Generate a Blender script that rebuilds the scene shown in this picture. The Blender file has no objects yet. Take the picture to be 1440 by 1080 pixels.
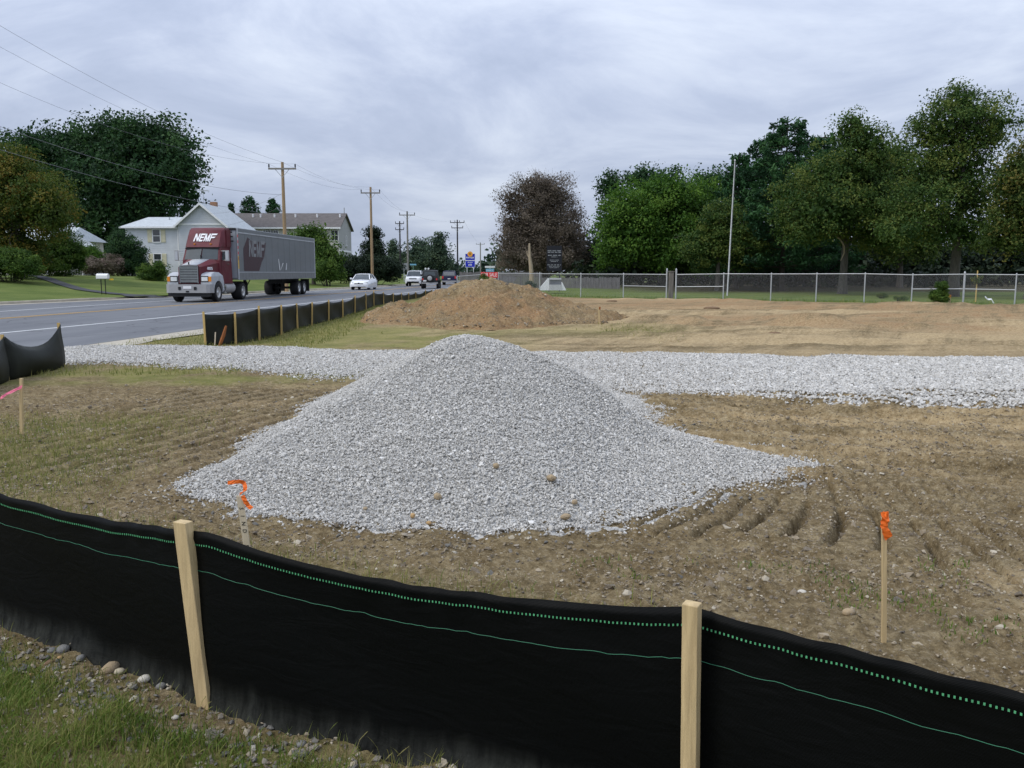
import bpy, math, random
import numpy as np
from mathutils import Vector, Matrix

# ------------------------------------------------------------------ camera, sky, sun, exposure
SC = bpy.context.scene
COL = SC.collection
CH = 1.6
PITCH = math.atan(157 / 1200)
cam_d = bpy.data.cameras.new('camera')
cam = bpy.data.objects.new('camera', cam_d)
COL.objects.link(cam)
cam.location = (0, 0, CH)
cam.rotation_euler = (math.pi / 2 - PITCH, 0, 0)
cam_d.sensor_fit = 'HORIZONTAL'
cam_d.sensor_width = 36
cam_d.lens = 30
cam_d.clip_start = 0.05
cam_d.clip_end = 9000
SC.camera = cam
SC.render.engine = 'CYCLES'
SC.render.resolution_x, SC.render.resolution_y = 1024, 768
SC.view_settings.view_transform = 'Standard'
SC.view_settings.look = 'None'
SC.view_settings.exposure = 0.17
SC.view_settings.gamma = 1
SC.view_settings.use_curve_mapping = False

SUN_EL = math.radians(46)
SUN_AZ = math.atan2(-0.86, -0.42)            # behind the camera, to the left
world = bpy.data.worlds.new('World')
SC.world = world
world.use_nodes = True


def N(nt, typ, **kw):
    n = nt.nodes.new(typ)
    for k, v in kw.items():
        setattr(n, k, v)
    return n


def math_node(nt, op, a, b=None):
    n = N(nt, 'ShaderNodeMath', operation=op)
    for i, v in enumerate((a, b)):
        if v is None:
            continue
        if isinstance(v, (int, float)):
            n.inputs[i].default_value = v
        else:
            nt.links.new(v, n.inputs[i])
    return n.outputs[0]


def mix_rgb(nt, f, a, b, blend='MIX'):
    n = N(nt, 'ShaderNodeMix', data_type='RGBA', blend_type=blend)
    for s, v in ((n.inputs[0], f), (n.inputs[6], a), (n.inputs[7], b)):
        if isinstance(v, (int, float)):
            s.default_value = v
        elif isinstance(v, tuple):
            s.default_value = (*v, 1) if len(v) == 3 else v
        else:
            nt.links.new(v, s)
    return n.outputs[2]


def ramp(nt, fac, stops):
    n = N(nt, 'ShaderNodeValToRGB')
    e = n.color_ramp.elements
    while len(e) < len(stops):
        e.new(0.5)
    for i, (p, c) in enumerate(stops):
        e[i].position = p
        e[i].color = (*c, 1) if isinstance(c, tuple) else (c, c, c, 1)
    nt.links.new(fac, n.inputs[0])
    return n.outputs[0]


def noise(nt, scale, detail=5, vec=None, rough=0.55, dist=0.0):
    n = N(nt, 'ShaderNodeTexNoise')
    n.inputs['Scale'].default_value = scale
    n.inputs['Detail'].default_value = detail
    n.inputs['Roughness'].default_value = rough
    n.inputs['Distortion'].default_value = dist
    if vec is not None:
        nt.links.new(vec, n.inputs['Vector'])
    return n.outputs['Fac']


def mapping(nt, vec, scale=(1, 1, 1), rot=(0, 0, 0), loc=(0, 0, 0)):
    m = N(nt, 'ShaderNodeMapping')
    m.inputs['Scale'].default_value = scale
    m.inputs['Rotation'].default_value = rot
    m.inputs['Location'].default_value = loc
    nt.links.new(vec, m.inputs['Vector'])
    return m.outputs[0]


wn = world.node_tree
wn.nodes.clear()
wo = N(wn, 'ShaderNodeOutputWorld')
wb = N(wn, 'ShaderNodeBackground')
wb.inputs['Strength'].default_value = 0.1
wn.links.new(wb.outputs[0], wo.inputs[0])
sky = N(wn, 'ShaderNodeTexSky', sky_type='NISHITA')
sky.sun_disc = False
sky.sun_elevation = SUN_EL
sky.sun_rotation = SUN_AZ
tc = N(wn, 'ShaderNodeTexCoord')
sep = N(wn, 'ShaderNodeSeparateXYZ')
wn.links.new(tc.outputs['Generated'], sep.inputs[0])
zz = math_node(wn, 'ADD', math_node(wn, 'ABSOLUTE', sep.outputs[2]), 0.34)
cmb = N(wn, 'ShaderNodeCombineXYZ')
wn.links.new(math_node(wn, 'DIVIDE', sep.outputs[0], zz), cmb.inputs[0])
wn.links.new(math_node(wn, 'DIVIDE', sep.outputs[1], zz), cmb.inputs[1])
n1 = noise(wn, 1.0, 8, mapping(wn, cmb.outputs[0], (1.5, 2.0, 1), (0, 0, 0.5), (3.1, 1.7, 0)), 0.60, 0.5)
n2 = noise(wn, 0.5, 3, mapping(wn, cmb.outputs[0], (0.8, 1.1, 1), (0, 0, 0.1), (7.3, 2.2, 0)), 0.5)
cl = math_node(wn, 'ADD', math_node(wn, 'MULTIPLY', n1, 0.75), math_node(wn, 'MULTIPLY', n2, 0.25))
cloud = ramp(wn, cl, [(0.39, (3.75, 4.35, 5.75)), (0.47, (4.4, 5.0, 6.45)), (0.54, (5.3, 5.9, 7.25)), (0.63, (6.5, 7.1, 8.2))])
skymix = mix_rgb(wn, 0.93, sky.outputs[0], cloud)
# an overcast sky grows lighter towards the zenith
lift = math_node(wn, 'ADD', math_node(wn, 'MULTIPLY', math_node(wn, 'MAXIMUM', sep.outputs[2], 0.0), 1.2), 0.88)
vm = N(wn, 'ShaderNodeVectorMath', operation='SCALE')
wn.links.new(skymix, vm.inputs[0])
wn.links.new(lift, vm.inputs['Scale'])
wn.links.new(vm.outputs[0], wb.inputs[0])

sd = bpy.data.lights.new('sun', 'SUN')
sd.energy = 1.5
sd.angle = math.radians(20)
sd.color = (1.0, 0.95, 0.87)
sun = bpy.data.objects.new('sun', sd)
COL.objects.link(sun)
sun.rotation_euler = Vector((math.sin(SUN_AZ) * math.cos(SUN_EL), math.cos(SUN_AZ) * math.cos(SUN_EL), math.sin(SUN_EL))).to_track_quat('Z', 'Y').to_euler()
sun.location = (-20, -20, 40)

# ------------------------------------------------------------------ helpers
rnd = random.Random(7)


def ray(px, py):
    c, s = math.cos(PITCH), math.sin(PITCH)
    u, v = (px - 720) / 1200, (540 - py) / 1200
    return u, c + v * s, -s + v * c


def gnd(px, py, z=0.0):
    r = ray(px, py)
    t = (z - CH) / r[2]
    return Vector((r[0] * t, r[1] * t, z))


def at(px, py, d):
    r = ray(px, py)
    t = d / r[1]
    return Vector((r[0] * t, d, CH + r[2] * t))


def link(o, parent=None):
    COL.objects.link(o)
    if parent is not None:
        o.parent = parent
    return o


def tag(o, label=None, cat=None, group=None, kind=None):
    for k, v in (('label', label), ('category', cat), ('group', group), ('kind', kind)):
        if v:
            o[k] = v
    return o


def thing(name, label, cat, loc=(0, 0, 0), rz=0.0, group=None):
    o = bpy.data.objects.new(name, None)
    o.empty_display_size = 0.2
    link(o)
    o.location = loc
    o.rotation_euler = (0, 0, rz)
    return tag(o, label, cat, group)


def copy_tree(o, parent=None):
    c = o.copy()
    COL.objects.link(c)
    if parent is not None:
        c.parent = parent
    for ch in list(o.children):
        copy_tree(ch, c)
    return c


class MB:
    """collects simple shapes into one mesh"""
    def __init__(s):
        s.v, s.f, s.m, s.cur = [], [], [], 0

    def add(s, vs, fs, M=None):
        b = len(s.v)
        s.v += [tuple(M @ Vector(q)) for q in vs] if M is not None else [tuple(q) for q in vs]
        s.f += [tuple(b + i for i in f) for f in fs]
        s.m += [s.cur] * len(fs)
        return s

    def box(s, x0, x1, y0, y1, z0, z1, M=None):
        vs = [(x0, y0, z0), (x1, y0, z0), (x1, y1, z0), (x0, y1, z0), (x0, y0, z1), (x1, y0, z1), (x1, y1, z1), (x0, y1, z1)]
        return s.add(vs, [(0, 3, 2, 1), (4, 5, 6, 7), (0, 1, 5, 4), (1, 2, 6, 5), (2, 3, 7, 6), (3, 0, 4, 7)], M)

    def tube(s, pts, rad, n=8, cap=True, sx=1.0):
        pts = [Vector(p) for p in pts]
        if isinstance(rad, (int, float)):
            rad = [rad] * len(pts)
        vs, fs = [], []
        for i, p in enumerate(pts):
            d = (pts[min(i + 1, len(pts) - 1)] - pts[max(i - 1, 0)])
            if d.length < 1e-9:
                d = Vector((0, 0, 1))
            d.normalize()
            a = d.cross(Vector((0, 0, 1)) if abs(d.z) < 0.9 else Vector((1, 0, 0))).normalized()
            b = d.cross(a)
            for k in range(n):
                t = 2 * math.pi * k / n
                vs.append(p + (a * math.cos(t) * sx + b * math.sin(t)) * rad[i])
        for i in range(len(pts) - 1):
            for k in range(n):
                fs.append((i * n + k, i * n + (k + 1) % n, (i + 1) * n + (k + 1) % n, (i + 1) * n + k))
        if cap:
            fs.append(tuple(range(n - 1, -1, -1)))
            fs.append(tuple((len(pts) - 1) * n + k for k in range(n)))
        return s.add(vs, fs)

    def loft(s, secs, close=False, caps=True, M=None):
        n = len(secs[0])
        vs = [q for sec in secs for q in sec]
        fs = []
        for i in range(len(secs) - 1):
            for k in range(n if close else n - 1):
                k2 = (k + 1) % n
                fs.append((i * n + k, i * n + k2, (i + 1) * n + k2, (i + 1) * n + k))
        if caps:
            fs.append(tuple(range(n - 1, -1, -1)))
            fs.append(tuple((len(secs) - 1) * n + k for k in range(n)))
        return s.add(vs, fs, M)

    def prism(s, poly, fn0, fn1):
        """poly of 2D points; fn0, fn1 place a 2D point on the two ends"""
        n = len(poly)
        vs = [fn0(*q) for q in poly] + [fn1(*q) for q in poly]
        fs = [tuple(range(n)), tuple(range(2 * n - 1, n - 1, -1))] + [(i, n + i, n + (i + 1) % n, (i + 1) % n) for i in range(n)]
        return s.add(vs, fs)

    def build(s, name, mats, parent=None, smooth=False, bevel=0.0, label=None, kind=None):
        me = bpy.data.meshes.new(name)
        me.from_pydata(s.v, [], s.f)
        for m in (mats if isinstance(mats, (list, tuple)) else [mats]):
            me.materials.append(m)
        if any(s.m):
            me.polygons.foreach_set('material_index', s.m)
        import bmesh
        bm = bmesh.new()
        bm.from_mesh(me)
        bmesh.ops.recalc_face_normals(bm, faces=bm.faces)
        bm.to_mesh(me)
        bm.free()
        if smooth:
            me.polygons.foreach_set('use_smooth', [True] * len(me.polygons))
        o = link(bpy.data.objects.new(name, me), parent)
        if smooth:
            me.set_sharp_from_angle(angle=math.radians(40))
        if bevel:
            b = o.modifiers.new('bevel', 'BEVEL')
            b.width = bevel
            b.segments = 2
            b.limit_method = 'ANGLE'
        return tag(o, label=label, kind=kind)


def np_mesh(name, V, F, mat, parent=None, attrs=None, smooth=False, kind=None):
    """V (n,3), F (m,k) numpy -> one object"""
    me = bpy.data.meshes.new(name)
    V = np.asarray(V, np.float32)
    F = np.asarray(F, np.int32)
    k = F.shape[1]
    me.vertices.add(len(V))
    me.vertices.foreach_set('co', V.ravel())
    me.loops.add(F.size)
    me.loops.foreach_set('vertex_index', F.ravel())
    me.polygons.add(len(F))
    me.polygons.foreach_set('loop_start', np.arange(0, F.size, k, dtype=np.int32))
    me.polygons.foreach_set('loop_total', np.full(len(F), k, np.int32))
    me.polygons.foreach_set('use_smooth', np.full(len(F), smooth))
    me.update(calc_edges=True)
    for an, av in (attrs or {}).items():
        a = me.attributes.new(an, 'FLOAT', 'POINT')
        a.data.foreach_set('value', np.asarray(av, np.float32))
    me.materials.append(mat)
    o = link(bpy.data.objects.new(name, me), parent)
    return tag(o, kind=kind)


def text_obj(body, name, size, mat, parent, M, width=None, depth=0.004):
    """flat lettering as a mesh; M places the x-right, y-up text plane"""
    cu = bpy.data.curves.new('lettering', 'FONT')
    cu.body, cu.size, cu.align_x, cu.align_y, cu.extrude, cu.resolution_u = body, size, 'CENTER', 'CENTER', depth, 2
    tmp = bpy.data.objects.new('lettering', cu)
    me = bpy.data.meshes.new_from_object(tmp)
    me.name = name
    bpy.data.objects.remove(tmp)
    if width:
        xs = [v.co.x for v in me.vertices]
        k = width / max(1e-6, max(xs) - min(xs))
        me.transform(Matrix.Diagonal((k, 1, 1, 1)))
    me.transform(M)
    me.materials.clear()
    me.materials.append(mat)
    return link(bpy.data.objects.new(name, me), parent)


# --- numpy noise
def vnoise(x, y, seed=0):
    x = np.asarray(x, np.float64)
    y = np.asarray(y, np.float64)
    xi, yi = np.floor(x).astype(np.int64), np.floor(y).astype(np.int64)
    xf, yf = x - xi, y - yi
    xf, yf = xf * xf * (3 - 2 * xf), yf * yf * (3 - 2 * yf)

    def h(a, b):
        n = (a * 374761393 + b * 668265263 + seed * 974711) & 0x7fffffff
        n = ((n ^ (n >> 13)) * 1274126177) & 0x7fffffff
        return ((n ^ (n >> 16)) & 0xffff) / 65535.0
    a, b, c, d = h(xi, yi), h(xi + 1, yi), h(xi, yi + 1), h(xi + 1, yi + 1)
    return (a + (b - a) * xf) * (1 - yf) + (c + (d - c) * xf) * yf


def fbm(x, y, seed=0, octv=4):
    t, a, s = 0, 0.5, 0
    for i in range(octv):
        t = t + a * vnoise(x * 2 ** i, y * 2 ** i, seed + i * 17)
        s += a
        a *= 0.5
    return t / s


def sst(a, b, x):
    t = np.clip((x - a) / (b - a), 0, 1)
    return t * t * (3 - 2 * t)


def bell(x, c, w):
    return np.exp(-((x - c) / w) ** 2)


# ------------------------------------------------------------------ materials
def mat(name, color, rough=0.6, metal=0.0, var=0.12, scale=6.0, bump=0.0, bscale=40.0, spec=0.4, coat=0.0, stretch=(1, 1, 1), dirt=None):
    m = bpy.data.materials.new(name)
    m.use_nodes = True
    nt = m.node_tree
    bs = nt.nodes['Principled BSDF']
    bs.inputs['Roughness'].default_value = rough
    bs.inputs['Metallic'].default_value = metal
    bs.inputs['Specular IOR Level'].default_value = spec
    bs.inputs['Coat Weight'].default_value = coat
    t = N(nt, 'ShaderNodeTexCoord')
    v = mapping(nt, t.outputs['Object'], stretch)
    f = noise(nt, scale, 6, v, 0.6)
    lo = tuple(c * (1 - var) for c in color)
    hi = tuple(min(1, c * (1 + var)) for c in color)
    c = ramp(nt, f, [(0.3, lo), (0.7, hi)])
    if dirt:
        f2 = noise(nt, dirt[1], 5, v, 0.65)
        c = mix_rgb(nt, ramp(nt, f2, [(0.45, 0.0), (0.75, dirt[2])]), c, dirt[0])
    nt.links.new(c, bs.inputs['Base Color'])
    if bump:
        bn = N(nt, 'ShaderNodeBump')
        bn.inputs['Strength'].default_value = bump
        bn.inputs['Distance'].default_value = 0.02
        nt.links.new(noise(nt, bscale, 4, v), bn.inputs['Height'])
        nt.links.new(bn.outputs[0], bs.inputs['Normal'])
    return m


def glass_mat(name, color, rough=0.06):
    return mat(name, color, rough, 0, 0.15, 2, spec=0.9)


def leaf_mat(name, c0, c1, c2, trans=0.3):
    m = bpy.data.materials.new(name)
    m.use_nodes = True
    nt = m.node_tree
    nt.nodes.clear()
    out = N(nt, 'ShaderNodeOutputMaterial')
    a = N(nt, 'ShaderNodeAttribute', attribute_name='tint')
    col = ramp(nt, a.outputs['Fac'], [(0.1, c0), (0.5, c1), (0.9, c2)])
    d = N(nt, 'ShaderNodeBsdfPrincipled')
    d.inputs['Roughness'].default_value = 0.65
    d.inputs['Specular IOR Level'].default_value = 0.25
    tr = N(nt, 'ShaderNodeBsdfTranslucent')
    mx = N(nt, 'ShaderNodeMixShader')
    mx.inputs[0].default_value = trans
    nt.links.new(col, d.inputs['Base Color'])
    nt.links.new(col, tr.inputs['Color'])
    nt.links.new(d.outputs[0], mx.inputs[1])
    nt.links.new(tr.outputs[0], mx.inputs[2])
    nt.links.new(mx.outputs[0], out.inputs[0])
    return m


def stone_mat(name, stops, rough=0.85):
    m = bpy.data.materials.new(name)
    m.use_nodes = True
    nt = m.node_tree
    bs = nt.nodes['Principled BSDF']
    bs.inputs['Roughness'].default_value = rough
    bs.inputs['Specular IOR Level'].default_value = 0.2
    oi = N(nt, 'ShaderNodeObjectInfo')
    c = ramp(nt, oi.outputs['Random'], stops)
    t = N(nt, 'ShaderNodeTexCoord')
    f = noise(nt, 2.2, 3, t.outputs['Object'])
    c = mix_rgb(nt, ramp(nt, f, [(0.3, 0.0), (0.7, 0.4)]), c, (0.30, 0.29, 0.27))
    nt.links.new(c, bs.inputs['Base Color'])
    return m


def ground_mat():
    m = bpy.data.materials.new('site_soil')
    m.use_nodes = True
    nt = m.node_tree
    bs = nt.nodes['Principled BSDF']
    bs.inputs['Roughness'].default_value = 0.95
    bs.inputs['Specular IOR Level'].default_value = 0.1
    t = N(nt, 'ShaderNodeTexCoord')
    P = t.outputs['Object']

    def at_(n):
        return N(nt, 'ShaderNodeAttribute', attribute_name=n).outputs['Fac']
    fine = noise(nt, 16, 8, P, 0.7)
    mid = noise(nt, 2.1, 6, P, 0.6)
    crumb = noise(nt, 55, 5, P, 0.65)
    streak = noise(nt, 1.0, 8, mapping(nt, mapping(nt, P, rot=(0, 0, 0.45)), (0.40, 4.6, 1)), 0.68)
    cross = noise(nt, 1.0, 6, mapping(nt, mapping(nt, P, rot=(0, 0, -1.08)), (0.10, 1.5, 1)), 0.7)
    wide = noise(nt, 1.0, 9, mapping(nt, P, (0.10, 0.55, 1), (0, 0, 0.22), (4, 3, 0)), 0.72, 0.4)
    brown = ramp(nt, fine, [(0.28, (0.095, 0.07, 0.036)), (0.48, (0.215, 0.162, 0.086)), (0.70, (0.39, 0.31, 0.18))])
    tan = ramp(nt, fine, [(0.28, (0.245, 0.172, 0.085)), (0.5, (0.43, 0.32, 0.175)), (0.72, (0.57, 0.45, 0.27))])
    orange = ramp(nt, fine, [(0.25, (0.14, 0.08, 0.038)), (0.5, (0.29, 0.175, 0.085)), (0.75, (0.43, 0.29, 0.15))])
    dk = mix_rgb(nt, 1.0, brown, (0.72, 0.68, 0.62), 'MULTIPLY')
    brown = mix_rgb(nt, ramp(nt, mid, [(0.42, 0.8), (0.58, 0.0)]), brown, dk)
    sf = math_node(nt, 'ADD', at_('tan'), math_node(nt, 'MULTIPLY', math_node(nt, 'SUBTRACT', streak, 0.5), math_node(nt, 'MULTIPLY', at_('streak'), 3.6)))
    sf = math_node(nt, 'ADD', sf, math_node(nt, 'MULTIPLY', math_node(nt, 'SUBTRACT', wide, 0.5), math_node(nt, 'MULTIPLY', at_('rut'), 5.5)))
    sf = math_node(nt, 'ADD', sf, math_node(nt, 'MULTIPLY', math_node(nt, 'SUBTRACT', cross, 0.5), math_node(nt, 'MULTIPLY', at_('rut'), 4.0)))
    c = mix_rgb(nt, math_node(nt, 'MINIMUM', math_node(nt, 'MAXIMUM', sf, 0.0), 1.0), brown, tan)
    c = mix_rgb(nt, math_node(nt, 'MULTIPLY', at_('orange'), ramp(nt, math_node(nt, 'ADD', math_node(nt, 'MULTIPLY', wide, .5), math_node(nt, 'MULTIPLY', cross, .5)), [(0.43, 0.12), (0.56, 1.0)])), c, orange)
    speck = ramp(nt, crumb, [(0.56, 0.0), (0.68, 0.65)])
    c = mix_rgb(nt, speck, c, (0.42, 0.36, 0.26))
    c = mix_rgb(nt, ramp(nt, crumb, [(0.32, 0.6), (0.44, 0.0)]), c, (0.06, 0.048, 0.03))
    olive = ramp(nt, mid, [(0.3, (0.12, 0.145, 0.03)), (0.55, (0.20, 0.205, 0.05)), (0.8, (0.29, 0.255, 0.085))])
    gm = math_node(nt, 'MULTIPLY', at_('grass'), ramp(nt, fine, [(0.3, 1.0), (0.62, 0.45)]))
    c = mix_rgb(nt, gm, c, olive)
    lawn = ramp(nt, noise(nt, 0.35, 6, P, 0.65), [(0.3, (0.08, 0.115, 0.028)), (0.55, (0.125, 0.16, 0.042)), (0.8, (0.19, 0.195, 0.065))])
    c = mix_rgb(nt, at_('lawn'), c, lawn)
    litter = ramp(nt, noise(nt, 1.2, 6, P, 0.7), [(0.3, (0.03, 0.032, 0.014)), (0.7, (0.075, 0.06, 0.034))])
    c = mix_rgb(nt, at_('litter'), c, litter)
    nt.links.new(c, bs.inputs['Base Color'])
    bn = N(nt, 'ShaderNodeBump')
    bn.inputs['Strength'].default_value = 1.0
    bn.inputs['Distance'].default_value = 0.03
    nt.links.new(noise(nt, 30, 7, P, 0.7), bn.inputs['Height'])
    nt.links.new(bn.outputs[0], bs.inputs['Normal'])
    return m


def asphalt_mat():
    m = bpy.data.materials.new('asphalt')
    m.use_nodes = True
    nt = m.node_tree
    bs = nt.nodes['Principled BSDF']
    bs.inputs['Roughness'].default_value = 0.8
    t = N(nt, 'ShaderNodeTexCoord')
    P = t.outputs['Object']
    c = ramp(nt, noise(nt, 60, 5, P, 0.7), [(0.3, (0.075, 0.08, 0.09)), (0.7, (0.13, 0.135, 0.145))])
    st = noise(nt, 0.5, 6, mapping(nt, P, (1.4, 0.12, 1), (0, 0, -0.1)), 0.6)
    c = mix_rgb(nt, ramp(nt, st, [(0.35, 0.0), (0.7, 0.7)]), c, (0.185, 0.19, 0.195))
    vo = N(nt, 'ShaderNodeTexVoronoi', feature='DISTANCE_TO_EDGE')
    vo.inputs['Scale'].default_value = .22
    wv_ = N(nt, 'ShaderNodeVectorMath', operation='ADD')
    nx = N(nt, 'ShaderNodeTexNoise')
    nx.inputs['Scale'].default_value = 1.3
    nt.links.new(P, nx.inputs['Vector'])
    nt.links.new(P, wv_.inputs[0])
    nt.links.new(nx.outputs['Color'], wv_.inputs[1])
    nt.links.new(wv_.outputs[0], vo.inputs['Vector'])
    c = mix_rgb(nt, ramp(nt, vo.outputs['Distance'], [(0.0, 0.75), (0.012, 0.0)]), c, (0.03, 0.03, 0.032))
    nt.links.new(c, bs.inputs['Base Color'])
    return m


def fabric_mat():
    m = bpy.data.materials.new('black_woven_fabric')
    m.use_nodes = True
    nt = m.node_tree
    bs = nt.nodes['Principled BSDF']
    bs.inputs['Roughness'].default_value = 0.5
    bs.inputs['Specular IOR Level'].default_value = 0.09
    t = N(nt, 'ShaderNodeTexCoord')
    P = t.outputs['Object']
    wv = N(nt, 'ShaderNodeTexWave', wave_type='BANDS', bands_direction='Z')
    wv.inputs['Scale'].default_value = 90
    wv.inputs['Distortion'].default_value = 0.6
    nt.links.new(P, wv.inputs['Vector'])
    dust = N(nt, 'ShaderNodeAttribute', attribute_name='dust').outputs['Fac']
    sm = noise(nt, 30, 6, mapping(nt, P, (1, 1, 0.12)), 0.7)
    f = math_node(nt, 'MULTIPLY', dust, ramp(nt, sm, [(0.3, 0.05), (0.72, 1.0)]))
    c = mix_rgb(nt, f, (0.0022, 0.0026, 0.0025), (0.075, 0.078, 0.066))
    nt.links.new(c, bs.inputs['Base Color'])
    bn = N(nt, 'ShaderNodeBump')
    bn.inputs['Strength'].default_value = 0.25
    bn.inputs['Distance'].default_value = 0.002
    nt.links.new(wv.outputs['Fac'], bn.inputs['Height'])
    b2 = N(nt, 'ShaderNodeBump')
    b2.inputs['Strength'].default_value = 0.2
    b2.inputs['Distance'].default_value = 0.02
    nt.links.new(noise(nt, 1.0, 4, mapping(nt, P, (5, 5, 14)), 0.5, 1.2), b2.inputs['Height'])
    nt.links.new(bn.outputs[0], b2.inputs['Normal'])
    nt.links.new(b2.outputs[0], bs.inputs['Normal'])
    return m


M = {}
M['soil'] = ground_mat()
M['asphalt'] = asphalt_mat()
M['fabric'] = fabric_mat()
M['fabric_far'] = mat('dark_green_black_fabric', (0.016, 0.018, 0.013), 0.6, var=0.3, scale=3, spec=0.2)
M['stitch'] = mat('green_stitching', (0.09, 0.37, 0.17), 0.6, var=0.25, scale=60)
M['green_line'] = mat('dark_green_thread', (0.02, 0.15, 0.075), 0.6)
M['pine'] = mat('new_pine_wood', (0.56, 0.42, 0.22), 0.7, var=0.2, scale=5, stretch=(9, 9, 0.7), bump=0.25, bscale=20, dirt=((0.25, 0.17, 0.08), 3, 0.45))
M['stakewood'] = mat('yellow_stake_wood', (0.52, 0.36, 0.13), 0.75, var=0.2, scale=5, stretch=(8, 8, 0.8))
M['lathwood'] = mat('pale_lath_wood', (0.62, 0.53, 0.38), 0.7, var=0.15, scale=6, stretch=(9, 9, 0.8))
M['orange'] = mat('orange_flagging', (0.95, 0.17, 0.015), 0.6, var=0.15, scale=25)
M['pink'] = mat('pink_flagging', (0.9, 0.2, 0.32), 0.45, var=0.1)
M['ink'] = mat('marker_ink', (0.015, 0.015, 0.015), 0.7)
M['kerb'] = mat('kerb_concrete', (0.42, 0.38, 0.30), 0.9, var=0.2, scale=1.5, bump=0.2)
M['white_line'] = mat('white_road_paint', (0.62, 0.63, 0.62), 0.7, var=0.12, scale=2)
M['yellow_line'] = mat('yellow_road_paint', (0.50, 0.30, 0.08), 0.7, var=0.15, scale=2)
M['maroon'] = mat('maroon_paint', (0.115, 0.016, 0.024), 0.55, var=0.15, scale=2, coat=0.05, spec=.3, dirt=((.13, .085, .07), 1.5, .45))
M['silver'] = mat('silver_paint', (0.36, 0.36, 0.36), 0.4, var=0.1, scale=2, dirt=((.22, .205, .185), 1.9, .5))
M['lightgrey'] = mat('light_grey_paint', (0.45, 0.47, 0.49), 0.4, var=0.08, scale=2, dirt=((.27, .255, .235), 1.7, .5))
M['trailer'] = mat('trailer_grey_skin', (0.185, 0.197, 0.205), 0.5, 0.2, var=0.1, scale=0.6, stretch=(1, 0.4, 2), dirt=((0.19, 0.185, 0.175), 1.0, 0.4))
M['trailer_front'] = mat('trailer_front_skin', (0.33, 0.35, 0.38), 0.5, 0.1, var=0.1, scale=1)
M['rail'] = mat('trailer_rail_metal', (0.20, 0.205, 0.205), 0.5, 0.2, var=0.15, scale=3)
M['letter_grey'] = mat('grey_decal', (0.24, 0.245, 0.25), 0.5, var=0.08)
M['maroon_decal'] = mat('faded_maroon_decal', (0.062, 0.032, 0.038), 0.5, var=0.15)
M['white'] = mat('white_paint', (0.80, 0.80, 0.80), 0.4, var=0.04)
M['carwhite'] = mat('white_car_paint', (0.82, 0.83, 0.84), 0.25, var=0.03, coat=0.6)
M['black'] = mat('black_trim', (0.012, 0.012, 0.013), 0.55)
M['rubber'] = mat('tyre_rubber', (0.016, 0.016, 0.017), 0.8, var=0.25)
M['rim'] = mat('wheel_metal', (0.48, 0.48, 0.47), 0.4, 0.4)
M['chrome'] = mat('chrome', (0.6, 0.6, 0.6), 0.2, 0.9)
M['grille'] = mat('grille_metal', (0.30, 0.32, 0.32), 0.35, 0.5)
M['glass'] = mat('vehicle_glass', (0.05, 0.062, 0.066), .18, 0, .2, 2, spec=.55)
M['wglass'] = glass_mat('window_glass', (0.03, 0.035, 0.04), 0.1)
M['amber'] = mat('amber_lens', (0.70, 0.24, 0.02), 0.3)
M['red'] = mat('red_paint', (0.62, 0.03, 0.03), 0.45)
M['yellow'] = mat('yellow_decal', (0.80, 0.50, 0.03), 0.5)
M['headlight'] = mat('headlight_lens', (0.72, 0.74, 0.72), 0.15)
M['jeepblack'] = mat('dark_soft_top', (0.03, 0.033, 0.035), 0.6, var=0.3)
M['navy'] = mat('navy_car_paint', (0.012, 0.014, 0.06), 0.3, coat=0.5)
M['siding'] = mat('pale_blue_grey_siding', (0.58, 0.60, 0.63), 0.7, var=0.06, scale=0.8, dirt=((0.36, 0.38, 0.40), 0.7, 0.35))
M['gable'] = mat('gable_siding', (0.48, 0.50, 0.53), 0.7, var=0.06, scale=0.8)
M['roof_pale'] = mat('pale_roof_shingles', (0.46, 0.49, 0.50), 0.9, var=0.14, scale=3, bump=0.4, bscale=9)
M['trim'] = mat('white_trim', (0.78, 0.78, 0.78), 0.6, var=0.05)
M['cream_shutter'] = mat('cream_shutter', (0.62, 0.58, 0.42), 0.7)
M['roof_dark'] = mat('grey_brown_shingles', (0.125, 0.112, 0.105), 0.95, var=0.2, scale=2, bump=0.4, bscale=9)
M['cream'] = mat('cream_siding', (0.52, 0.50, 0.45), 0.8, var=0.06, scale=0.6)
M['endwall'] = mat('grey_siding', (0.36, 0.36, 0.35), 0.8, var=0.06, scale=0.6)
M['brick'] = mat('chimney_brick', (0.30, 0.16, 0.09), 0.9, var=0.25, scale=8)
M['galv'] = mat('galvanised_steel', (0.44, 0.46, 0.47), 0.5, 0.35, var=0.12, scale=6)
M['wire'] = mat('galvanised_wire', (0.25, 0.26, 0.265), 0.55, 0.3)
M['flagpole'] = mat('white_pole_paint', (0.58, 0.59, 0.60), 0.4)
M['polewood'] = mat('utility_pole_wood', (0.33, 0.23, 0.13), 0.9, var=0.25, scale=4, stretch=(6, 6, 0.4), bump=0.3)
M['poledark'] = mat('creosoted_pole_wood', (0.035, 0.033, 0.035), 0.9, var=0.3, scale=4)
M['polegrey'] = mat('weathered_pole_wood', (0.22, 0.21, 0.19), 0.9, var=0.2, scale=4)
M['cable'] = mat('overhead_cable', (0.20, 0.20, 0.21), 0.6)
M['oldwood'] = mat('weathered_fence_wood', (0.175, 0.165, 0.165), 0.95, var=0.35, scale=2.5, stretch=(5, 5, 0.5))
M['oldpost'] = mat('weathered_post_wood', (0.15, 0.14, 0.125), 0.95, var=0.3, scale=4, stretch=(5, 5, 0.5))
M['signblue'] = mat('blue_sign', (0.018, 0.03, 0.42), 0.4, var=0.05)
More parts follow.
